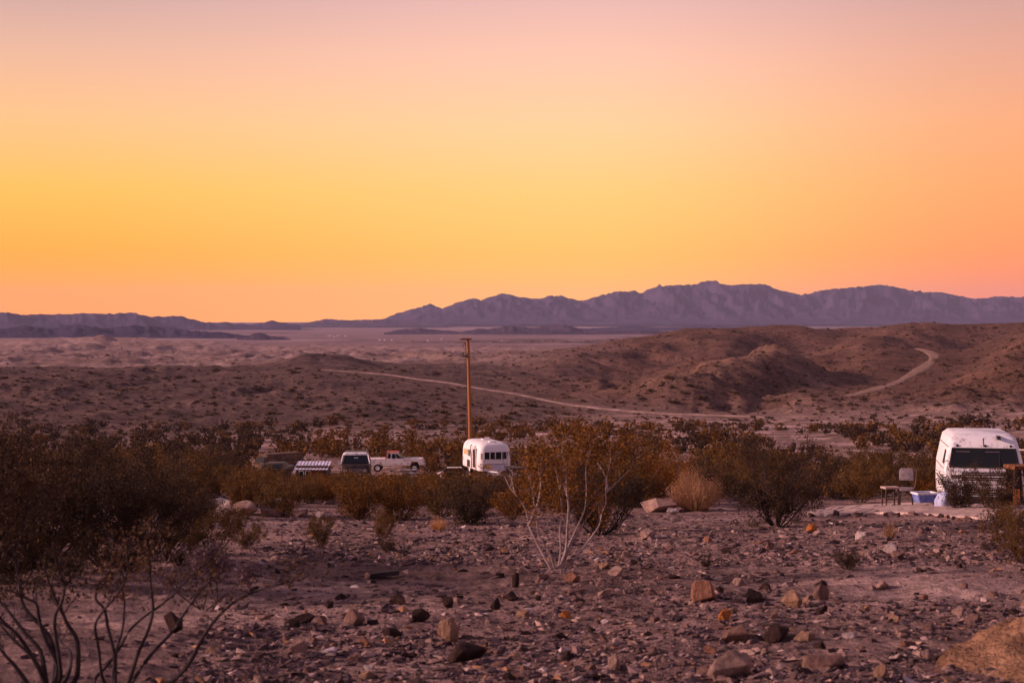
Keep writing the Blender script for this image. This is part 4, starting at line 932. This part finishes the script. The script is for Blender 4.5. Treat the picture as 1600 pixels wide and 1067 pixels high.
for zz in (1.38, 1.53, 1.68): MB().box((-1.02, -2.62, zz), (.11, .06, .09), Matrix.Rotation(R(-40), 3, 'Z')).build('vent_hole', M['dark_metal'], tr)
MB().slab([(-1.0, -2.715, 1.24), (1.0, -2.715, 1.24), (1.0, -2.715, 1.30), (-1.0, -2.715, 1.30)], .03).build('belt_trim', M['roof_white'], tr)
MB().slab([(-1.0, -2.715, 0.92), (1.0, -2.715, 0.92), (1.0, -2.715, 0.95), (-1.0, -2.715, 0.95)], .02).build('lower_trim', M['stem_brown'], tr)
MB().slab([(-.95, -2.712, .58), (-.25, -2.712, .58), (-.25, -2.712, .88), (-.95, -2.712, .88)], .02).build('yellow_panel', M['yellow_panel'], tr)
MB().slab([(-.2, -2.712, .50), (.6, -2.712, .50), (.6, -2.712, .92), (-.2, -2.712, .92)], .05).build('front_hatch', M['lavender_paint'], tr)
d = MB().slab([(-1.21, -1.0, .55), (-1.21, -1.75, .55), (-1.21, -1.75, 2.0), (-1.21, -1.0, 2.0)], .04).build('door', M['dark_body'], tr)
MB().frame([(-1.215, -.92, .5), (-1.215, -1.83, .5), (-1.215, -1.83, 2.06), (-1.215, -.92, 2.06)], .09, .06).build('door_frame', M['white_worn'], d)
for yy in (-1.75, -.55): MB().tube([(-1.26, yy, .5), (-1.27, yy, 1.6), (-1.3, yy+.05, 1.95), (-1.22, yy+.32, 2.15), (-1.1, yy+.55, 2.2)], .035, .03, 6).build('awning_arm', M['stem_brown'], tr, True)
q = [(-1.21, 1.9, 1.35), (-1.21, .9, 1.35), (-1.21, .9, 1.8), (-1.21, 1.9, 1.8)]
w_ = MB().frame(q, .04, .03).build('window', M['white_worn'], tr); MB().slab(q, .012).build('pane', M['yellow_panel'], w_)
q = [(-1.21, .55, 1.3), (-1.21, -.05, 1.3), (-1.21, -.05, 1.85), (-1.21, .55, 1.85)]
w_ = MB().frame(q, .04, .03).build('window', M['white_worn'], tr); MB().slab(q, .012).build('pane', M['glass'], w_)
for i in range(3): MB().box((-1.19, .25, 1.42+i*.16), (.03, .5, .05), Matrix.Rotation(R(18*(-1)**i), 3, 'X')).build('louver', M['dark_metal'], w_)
MB().slab([(-1.208, .95, .48), (-1.208, .1, .48), (-1.208, .1, 1.02), (-1.208, .95, 1.02)], .02).build('wheel_well', M['dark_metal'], tr)
wheel(tr, (-1.02, .5, .34), .34, .2); wheel(tr, (1.02, .5, .34), .34, .2)
MB().tube([(-.6, -2.6, .42), (0, -3.7, .40)], .05, .05, 6).tube([(.6, -2.6, .42), (0, -3.7, .40)], .05, .05, 6).tube([(0, -3.6, .42), (0, -3.6, 0)], .04, .04, 6).build('drawbar', M['roof_white'], tr)
p = at(761, 109); o = MB().box((0, 0, .0), (1.5, .25, .06)).build('ramp_plank', M['roof_white']); o.location = p+Vector((0, 0, .42)); o.rotation_euler = (0, R(28), .1); tag(o, 'white plank leaning down from the near corner of the trailer', 'plank')
p = at(812, 113); e = empty('flatbed_trailer', p+Vector((.2, 0, 0)), .1, label='low dark flatbed right of the travel trailer', cat='trailer')
MB().box((0, 0, .75), (2.6, 1.6, .1)).build('deck', M['dark_metal'], e); MB().box((0, -.85, .62), (2.6, .06, .16)).build('side_rail', M['stem_brown'], e)
wheel(e, (-.6, 0, .32), .32, .2, axis='y'); wheel(e, (.3, 0, .32), .32, .2, axis='y')
p = at(708, 118); e = empty('board_stack', p, .1, label='low stack of dark boards with one white board left of the trailer', cat='board stack')
for i in range(4): MB().box((rnd.uniform(-.1, .1), 0, .55+i*.07), (1.7-.2*i, .5, .05)).build('board', M['white_worn' if i == 3 else 'dark_metal'], e)
for sx in (-.6, .6): MB().box((sx, 0, .27), (.18, .5, .5)).build('block', M['stem_brown'], e)

# white pickup with red edged cab (drives to the right)
pk = at(620, 141); tk = empty('pickup_truck', pk+Vector((0, 0, .1)), R(90), label='white pickup truck with red edged cab and raised body beside the scrub', cat='pickup truck')
# local -y is forward (right in the picture after the turn): outline (y, z)
MB().prism([(2.55, .62), (2.55, 1.18), (.98, 1.20), (.98, .60)], -.9, .9).build('bed', M['white_worn'], tk)
MB().prism([(.96, .60), (.96, 1.22), (-.62, 1.20), (-1.0, 1.18), (-1.5, 1.24), (-2.35, 1.20), (-2.5, 1.05), (-2.48, .66), (-2.1, .62), (-1.95, .95), (-1.4, .95), (-1.25, .6)], -.9, .9).build('body', M['white_worn'], tk)
cabm = MB()
cabm.prism([(.90, 1.21), (.80, 1.72), (.68, 1.78), (-.02, 1.78), (-.12, 1.74), (-.66, 1.19)], -.84, .84).build('cab', M['white_worn'], tk)
MB().prism([(1.02, 1.2), (.92, 1.80), (.84, 1.84), (.70, 1.84), (.80, 1.78), (.92, 1.2)], -.86, .86).build('cab_back', M['red_paint'], tk)
MB().box((0, .36, 1.80), (1.6, .9, .05)).build('roof', M['red_paint'], tk)
for s in (-1,):
    pass
for s in (-1, 1):
    X0 = s*.845
    def sw(poly):
        b = MB(); b.prism(poly, min(X0, X0+s*.02), max(X0, X0+s*.02)); return b
    sw([(-.02, 1.25), (.42, 1.25), (.36, 1.68), (.16, 1.68)][::1]).build('side_window', M['glass'], tk)
    sw([(-.08, 1.25), (-.50, 1.25), (-.14, 1.62), (-.02, 1.68), (.10, 1.68)]).build('side_window', M['glass'], tk)
    sw([(.52, 1.25), (.80, 1.25), (.72, 1.68), (.50, 1.68)]).build('side_window', M['glass'], tk)
    for yy in (-1.67, 1.7): wheel(tk, (s*.82, yy, .36), .36, .2)
    MB().slab([(s*.905, .45, .66), (s*.905, -.6, .66), (s*.905, -.6, .70), (s*.905, .45, .70)], .01*s).build('door_trim', M['red_paint'], tk)
    MB().box((s*.98, -.42, 1.34), (.12, .05, .16)).build('mirror', M['dark_metal'], tk)
    MB().box((s*.6, -2.51, .95), (.3, .04, .18)).build('headlight', M['chrome'], tk)
MB().box((0, -2.56, .62), (1.8, .12, .14)).build('bumper', M['chrome'], tk)
MB().slab([(.76, -.66, 1.22), (-.76, -.66, 1.22), (-.70, -.16, 1.70), (.70, -.16, 1.70)], -.02).build('windshield', M['dark_body'], tk)

# dark van with white roof edge, facing the camera
vb = at(556, 100); vn = empty('van', vb, R(4), label='dark van facing the camera with a white edged roof and two mirrors', cat='van')
MB().loft([(.35, -.92, .92, -2.2, 2.2, .2), (.5, -.95, .95, -2.3, 2.3, .25), (.95, -.95, .95, -2.28, 2.3, .25), (1.12, -.92, .92, -2.15, 2.3, .25), (1.14, -.90, .90, -1.35, 2.3, .2), (1.62, -.78, .78, -.95, 2.2, .18), (1.72, -.74, .74, -.85, 2.15, .18)], 5).build('body', M['dark_body'], vn, True)
MB().loft([(1.66, -.80, .80, -1.0, -.5, .15), (1.75, -.80, .80, -.98, -.5, .15), (1.82, -.72, .72, -.85, -.5, .15)], 5).build('roof_lip', M['roof_white'], vn, True)
MB().slab([(-.78, -1.37, 1.17), (.78, -1.37, 1.17), (.68, -.98, 1.62), (-.68, -.98, 1.62)], .02).build('windshield', M['glass'], vn)
for s in (-1, 1):
    MB().tube([(s*.92, -1.36, 1.13), (s*.80, -.97, 1.7)], .035, .035, 6).build('pillar', M['roof_white'], vn)
    m_ = MB().box((s*1.06, -1.3, 1.2), (.14, .08, .18)).build('mirror', M['white_worn'], vn)
    MB().box((s*.62, -2.3, .78), (.26, .05, .18)).build('headlight', M['chrome'], vn)
    for yy in (-1.5, 1.5): wheel(vn, (s*.84, yy, .34), .34, .2)
MB().box((.05, -1.14, 1.5), (.26, .03, .08)).build('rear_view_mirror', M['lavender_paint'], vn)
MB().box((0, -2.36, .5), (1.8, .1, .14)).build('bumper', M['chrome'], vn)
gr = MB()
for i in range(4): MB().box((0, -2.31, .66+i*.07), (.9, .04, .025)).build('grille_bar', M['chrome'], vn)

# shed with corrugated roof
sb_ = at(486, 104); sh = empty('shed', sb_, R(-3), label='tiny shed with a pale corrugated metal roof and white framed openings', cat='shed')
MB().box((0, .6, .5), (2.1, 1.2, 1.0)).build('wall', M['stem_brown'], sh)
n = 44; vs = []; fs = []
for i in range(n+1):
    X0 = -1.15+2.3*i/n; zz = .014*math.cos(i*math.pi/2.2)
    vs += [(X0, -.25, .78+zz), (X0, 1.3, 1.22+zz), (X0, -.25, .76+zz), (X0, 1.3, 1.20+zz)]
for i in range(n):
    a = i*4; fs += [(a, a+4, a+5, a+1), (a+2, a+3, a+7, a+6), (a, a+2, a+6, a+4), (a+1, a+5, a+7, a+3)]
np_o = link(bpy.data.objects.new('corrugated_roof', np_mesh('corrugated_roof', vs, fs, M['lavender_paint'])), sh)
for xa, xb in ((-.85, -.5), (-.42, 0.0)):
    q = [(xa, -.015, .15), (xb, -.015, .15), (xb, -.015, .68), (xa, -.015, .68)]
    f_ = MB().frame(q, .05, .03).build('window', M['white_worn'], sh); MB().slab(q, .01).build('pane', M['glass'], f_)
MB().slab([(.05, -.012, .02), (.5, -.012, .02), (.5, -.012, .7), (.05, -.012, .7)], .03).build('door', M['rust'], sh)
MB().box((-1.12, -.1, .35), (.16, .16, .7)).build('corner_post', M['white_worn'], sh)

# rusty van behind, and dark sedan in front of it
rb = at(430, 131); rv = empty('wrecked_van', rb+Vector((.05, 1.4, 0)), R(-50), label='rusty brown van wreck with a dark windshield behind the scrub at the left', cat='van'); rv.scale = (.92, .92, .9)
MB().loft([(.4, -.95, .95, -2.3, 2.3, .15), (1.25, -.97, .97, -2.4, 2.35, .2), (1.3, -.95, .95, -2.1, 2.33, .2), (1.95, -.82, .82, -1.75, 2.2, .2), (2.1, -.72, .72, -1.6, 2.1, .2)], 4).build('body', M['tan_paint'], rv, True)
MB().slab([(-.80, -2.13, 1.36), (.80, -2.13, 1.36), (.68, -1.80, 1.92), (-.68, -1.80, 1.92)], .02).build('windshield', M['glass'], rv)
MB().slab([(-.93, -.6, 1.38), (-.93, -1.75, 1.38), (-.86, -1.55, 1.85), (-.86, -.6, 1.85)], .03).build('side_window', M['glass'], rv)
MB().slab([(-.935, 1.9, 1.38), (-.935, 1.3, 1.38), (-.865, 1.3, 1.82), (-.865, 1.9, 1.82)], .03).build('side_window', M['blue_grey'], rv)
MB().loft([(2.09, -.76, .76, -1.7, 2.15, .2), (2.15, -.7, .7, -1.6, 2.1, .2)], 4).build('roof', M['tan_paint'], rv)
for s in (-1, 1):
    for yy in (-1.4, 1.4): wheel(rv, (s*.86, yy, .36), .36, .2)
se = at(428, 109); sn = empty('sedan', se, R(-6), label='low dark car wreck with pale bumper strips in front of the rusty van', cat='car')
MB().loft([(.28, -.9, .9, -2.2, 2.2, .15), (.45, -.95, .95, -2.3, 2.3, .2), (.80, -.95, .95, -2.28, 2.3, .2), (.86, -.9, .9, -2.1, 2.2, .2)], 4).build('body', M['dark_body'], sn, True)
MB().loft([(.85, -.82, .82, -.8, 1.6, .15), (1.12, -.70, .70, -.35, 1.1, .15), (1.18, -.6, .6, -.2, 1.0, .15)], 4).build('cabin', M['dark_body'], sn, True)
MB().slab([(-.70, -.80, .88), (.70, -.80, .88), (.60, -.40, 1.10), (-.60, -.40, 1.10)], .02).build('windshield', M['glass'], sn)
MB().box((0, -2.32, .74), (1.84, .06, .07)).build('hood_trim', M['white_worn'], sn); MB().box((0, -2.36, .42), (1.86, .1, .10)).build('bumper', M['chrome'], sn); MB().box((0, -2.33, .58), (1.2, .05, .03)).build('grille', M['chrome'], sn)
for s in (-1, 1):
    MB().box((s*.72, -2.33, .60), (.2, .05, .12)).build('headlight', M['tan_paint'], sn)
    for yy in (-1.4, 1.4): wheel(sn, (s*.84, yy, .3), .3, .18)
# scrap boards in front of the pickup
p = at(642, 122); e = empty('scrap_heap', p, .1, label='heap of greyish boards and scrap lying below the pickup', cat='scrap heap')
for i in range(7): MB().box((rnd.uniform(-.5, .5), rnd.uniform(-.8, .5), .12+.09*i), (rnd.uniform(1.0, 2.2), .16, .05), Matrix.Rotation(rnd.uniform(-.5, .5), 3, 'Z') @ Matrix.Rotation(rnd.uniform(-.12, .12), 3, 'Y')).build('board', M['lavender_paint' if i % 2 else 'dark_metal'], e)

# big white cab-over camper truck at the right
cb = at(1534, 47); ct = empty('camper_truck', (cb.x+.10, cb.y, cb.z-.27), R(-11), label='white camper truck with a wide dark windshield facing the camera at the right', cat='truck')
def w_at(z): return float(np.interp(z, [.4, .9, 1.45, 1.95, 2.1, 2.3, 2.42], [1.18, 1.2, 1.18, 1.08, 1.05, 1.0, .84]))
def f_at(z): return float(np.interp(z, [.4, .9, 1.45, 1.95, 2.1, 2.3, 2.42], [.02, 0, .04, .20, .28, .44, .72]))
lv = [(zz, -w_at(zz), w_at(zz), f_at(zz), 3.3, .10+.14*max(0, zz-1.4)) for zz in (.42, .6, .9, 1.2, 1.45, 1.7, 1.95, 2.1, 2.2, 2.3, 2.37, 2.42)]
MB().loft(lv, 6).build('body', M['camper_white'], ct, True)
def fq(x0, x1, z0, z1, ext=0.0, tx=0.0): return [(x0, f_at(z0)-ext, z0), (x1, f_at(z0)-ext, z0), (x1-tx, f_at(z1)-ext, z1), (x0+tx, f_at(z1)-ext, z1)]
ws = MB().slab(fq(-1.0, 1.0, 1.47, 1.97, .004, .09), .02).build('windshield', M['glass'], ct)
MB().frame(fq(-1.05, 1.05, 1.43, 2.01, .006, .10), .045, .035).build('windshield_seal', M['rubber'], ws)
for sx in (-.62, .25): MB().box((sx, f_at(1.9)+.02-.03, 1.885), (.42, .02, .06), Matrix.Rotation(.2, 3, 'X')).build('sun_visor', M['grey_cloth'], ws)
MB().box((.45, f_at(1.72)-.03, 1.70), (.03, .03, .5), Matrix.Rotation(-.38, 3, 'X')).build('windshield_divider', M['dark_metal'], ws)
for sx in (-.78, .05, .80): MB().tube([(sx, f_at(2.08)-.03, 2.08), (sx, f_at(2.08)+.03, 2.08)], .04, .04, 10).build('marker_light', M['dark_metal'], ct, True)
for i in range(9): MB().slab(fq(-.62, .66, .62+i*.075, .645+i*.075, .003, 0), .03).build('grille_slat', M['white_worn' if i % 2 else 'chrome'], ct)
MB().slab(fq(-.66, .70, .59, 1.28, .001, 0), .012).build('grille', M['stem_dark'], ct)
for s in (-1, 1):
    hl = MB().cyl((s*.9, -.02, .82), .11, .06, 'y', 16).build('headlight', M['chrome'], ct, True)
    MB().cyl((s*.9, -.055, .82), .085, .02, 'y', 16).build('lens', M['glass'], hl, True)
    MB().slab([(s*(w_at(1.5)+.004), .95 if s > 0 else .3, 1.5), (s*(w_at(1.5)+.004), .3 if s > 0 else .95, 1.5), (s*(w_at(1.92)+.004), .42 if s > 0 else .95, 1.92), (s*(w_at(1.92)+.004), .95 if s > 0 else .42, 1.92)][::1], .015).build('side_window', M['glass'], ct)
    wheel(ct, (s*1.02, .95, .42), .42, .24); wheel(ct, (s*1.02, 2.7, .42), .42, .24)
    mr = MB().tube([(s*1.05, .25, 1.98), (s*1.25, .05, 1.98), (s*1.36, .05, 1.9), (s*1.38, .05, 1.55)], .02, .02, 6).build('mirror_arm', M['white_worn'], ct, True) if s > 0 else None
    if mr: MB().box((1.40, .03, 1.72), (.17, .07, .30)).build('mirror', M['lavender_paint'], mr)
for zz in (.95, 1.36, 2.04): MB().slab([(-w_at(zz)-.003, 3.2, zz), (-w_at(zz)-.003, .3, zz), (-w_at(zz+.02)-.003, .3, zz+.02), (-w_at(zz+.02)-.003, 3.2, zz+.02)], .01).build('side_seam', M['stem_brown'], ct)
MB().slab(fq(-.012, .012, 2.05, 2.3, .002, 0), .01).build('roof_seam', M['stem_brown'], ct)
MB().box((.45, .45, 2.33), (.10, .5, .10)).build('roof_bracket', M['dark_metal'], ct)
for sx, z0 in ((-.85, 1.10), (.85, 1.12)): MB().slab(fq(sx-.14, sx+.14, z0, z0+.10, .003, 0), .02).build('turn_signal', M['stem_brown'], ct)
MB().box((0, -.1, .45), (2.35, .14, .2)).build('bumper', M['dark_metal'], ct)
MB().slab(fq(-1.05, 1.05, 1.30, 1.33, .003, 0), .015).build('belt_trim', M['lavender_paint'], ct)
for s, x0 in ((1, .1), (-1, -.75)): MB().tube([(x0, f_at(1.44)-.03, 1.43), (x0+.5, f_at(1.47)-.05, 1.47)], .012, .008, 4).build('wiper', M['rubber'], ct)
# side table and chair, blue things, rusty frame
p = at(1392, 45.5); e = empty('side_table', p, .15, label='small white topped table beside the grey chair', cat='table')
MB().box((0, 0, .56), (.46, .4, .05)).build('tabletop', M['pad'], e)
for sx in (-.19, .19):
    for sy in (-.16, .16): MB().box((sx, sy, .27), (.035, .035, .54)).build('leg', M['tan_paint'], e)
MB().box((0, 0, .22), (.40, .34, .03)).build('shelf', M['tan_paint'], e)
p = at(1417, 47); e = empty('chair', p, -.3, label='grey padded chair standing between the small table and the camper truck', cat='chair'); e.scale = (.85, .85, .92)
MB().loft([(.86, -.24, .24, .1, .17, .03), (.9, -.26, .26, .1, .18, .03), (1.2, -.25, .25, .14, .22, .03), (1.26, -.2, .2, .15, .22, .03)], 3).build('backrest', M['grey_cloth'], e, True)
MB().loft([(.55, -.26, .26, -.3, .2, .05), (.63, -.26, .26, -.3, .2, .05)], 3).build('seat', M['grey_cloth'], e, True)
MB().tube([(.28, -.1, .6), (.34, -.1, .85), (.36, .05, 1.2), (.28, .16, 1.24)], .02, .02, 6).build('armrest', M['tan_paint'], e, True)
for sx in (-.22, .22):
    for sy in (-.24, .16): MB().box((sx, sy, .27), (.04, .04, .56)).build('leg', M['dark_metal'], e)
p = at(1452, 45.2); e = empty('plastic_crate', p+Vector((-.12, 0, 0)), .2, label='blue plastic crate with pale rim left of the camper truck', cat='crate')
MB().loft([(.18, -.26, .26, -.2, .2, .04), (.42, -.31, .31, -.24, .24, .04)], 3).build('tub', M['blue_plastic'], e)
MB().frame([(-.34, -.27, .42), (.34, -.27, .42), (.34, .27, .42), (-.34, .27, .42)], .06, .05).build('rim', M['roof_white'], e)
p = at(1464, 45); o = MB().loft([(0, -.22, .22, -.2, .2, .1), (.2, -.26, .26, -.24, .24, .12), (.42, -.2, .2, -.2, .2, .1), (.5, -.08, .08, -.1, .1, .05)], 4).build('tarp_bundle', M['blue_grey']); o.location = p+Vector((.1, -.4, 0)); o.rotation_euler = (.1, .15, .4); tag(o, 'crumpled pale blue bundle leaning on the blue crate', 'bundle')
p = at(1612, 43); e = empty('rusty_frame', p, R(8), label='rusty orange and black metal frame cut off by the right edge', cat='metal frame')
MB().box((0, 0, 1.12), (1.3, .7, .09)).build('top_rail', M['rust'], e)
for sx in (-.60, .60): MB().box((sx, -.3, .78), (.10, .08, .62)).build('post', M['dark_metal'], e)
for sx in (-.58, .58): MB().box((sx, -.3, .28), (.15, .10, .50)).build('orange_post', M['orange_paint'], e)
MB().box((0, .3, .55), (1.2, .05, 1.05)).build('back_panel', M['dark_metal'], e)
MB().tube([(-.42, -.3, 1.05), (-.34, -.32, .2)], .025, .025, 6).build('brace', M['white_worn'], e)
MB().tube([(-.5, -.32, 1.0), (.5, -.32, .2)], .02, .02, 6).build('brace', M['dark_metal'], e)

# far settlement in the valley
for i, (a, d, w, h) in enumerate([(515, 3900, 22, 6), (528, 3950, 16, 5), (540, 3900, 14, 5), (522, 3800, 10, 4), (593, 3000, 10, 5), (601, 3020, 9, 4), (612, 3000, 8, 4), (668, 2900, 9, 5), (784, 2700, 10, 6), (690, 3100, 8, 4)]):
    p = at(a, d); o = MB().box((0, 0, h*.25), (w*.4, 5, h*.4)).prism([(-3, h*.45), (3, h*.45), (0, h*.45+.8)], -w*.21, w*.21).build('house', M['white_worn']); o.location = p
    tag(o, 'tiny white house far off in the valley', 'house', 'far houses in the valley')
if 0: print('bushes', n_bush[0], 'band', len(band_sites), 'tris', sum(len(m.loop_triangles) if m.calc_loop_triangles() is None else 0 for m in bpy.data.meshes))
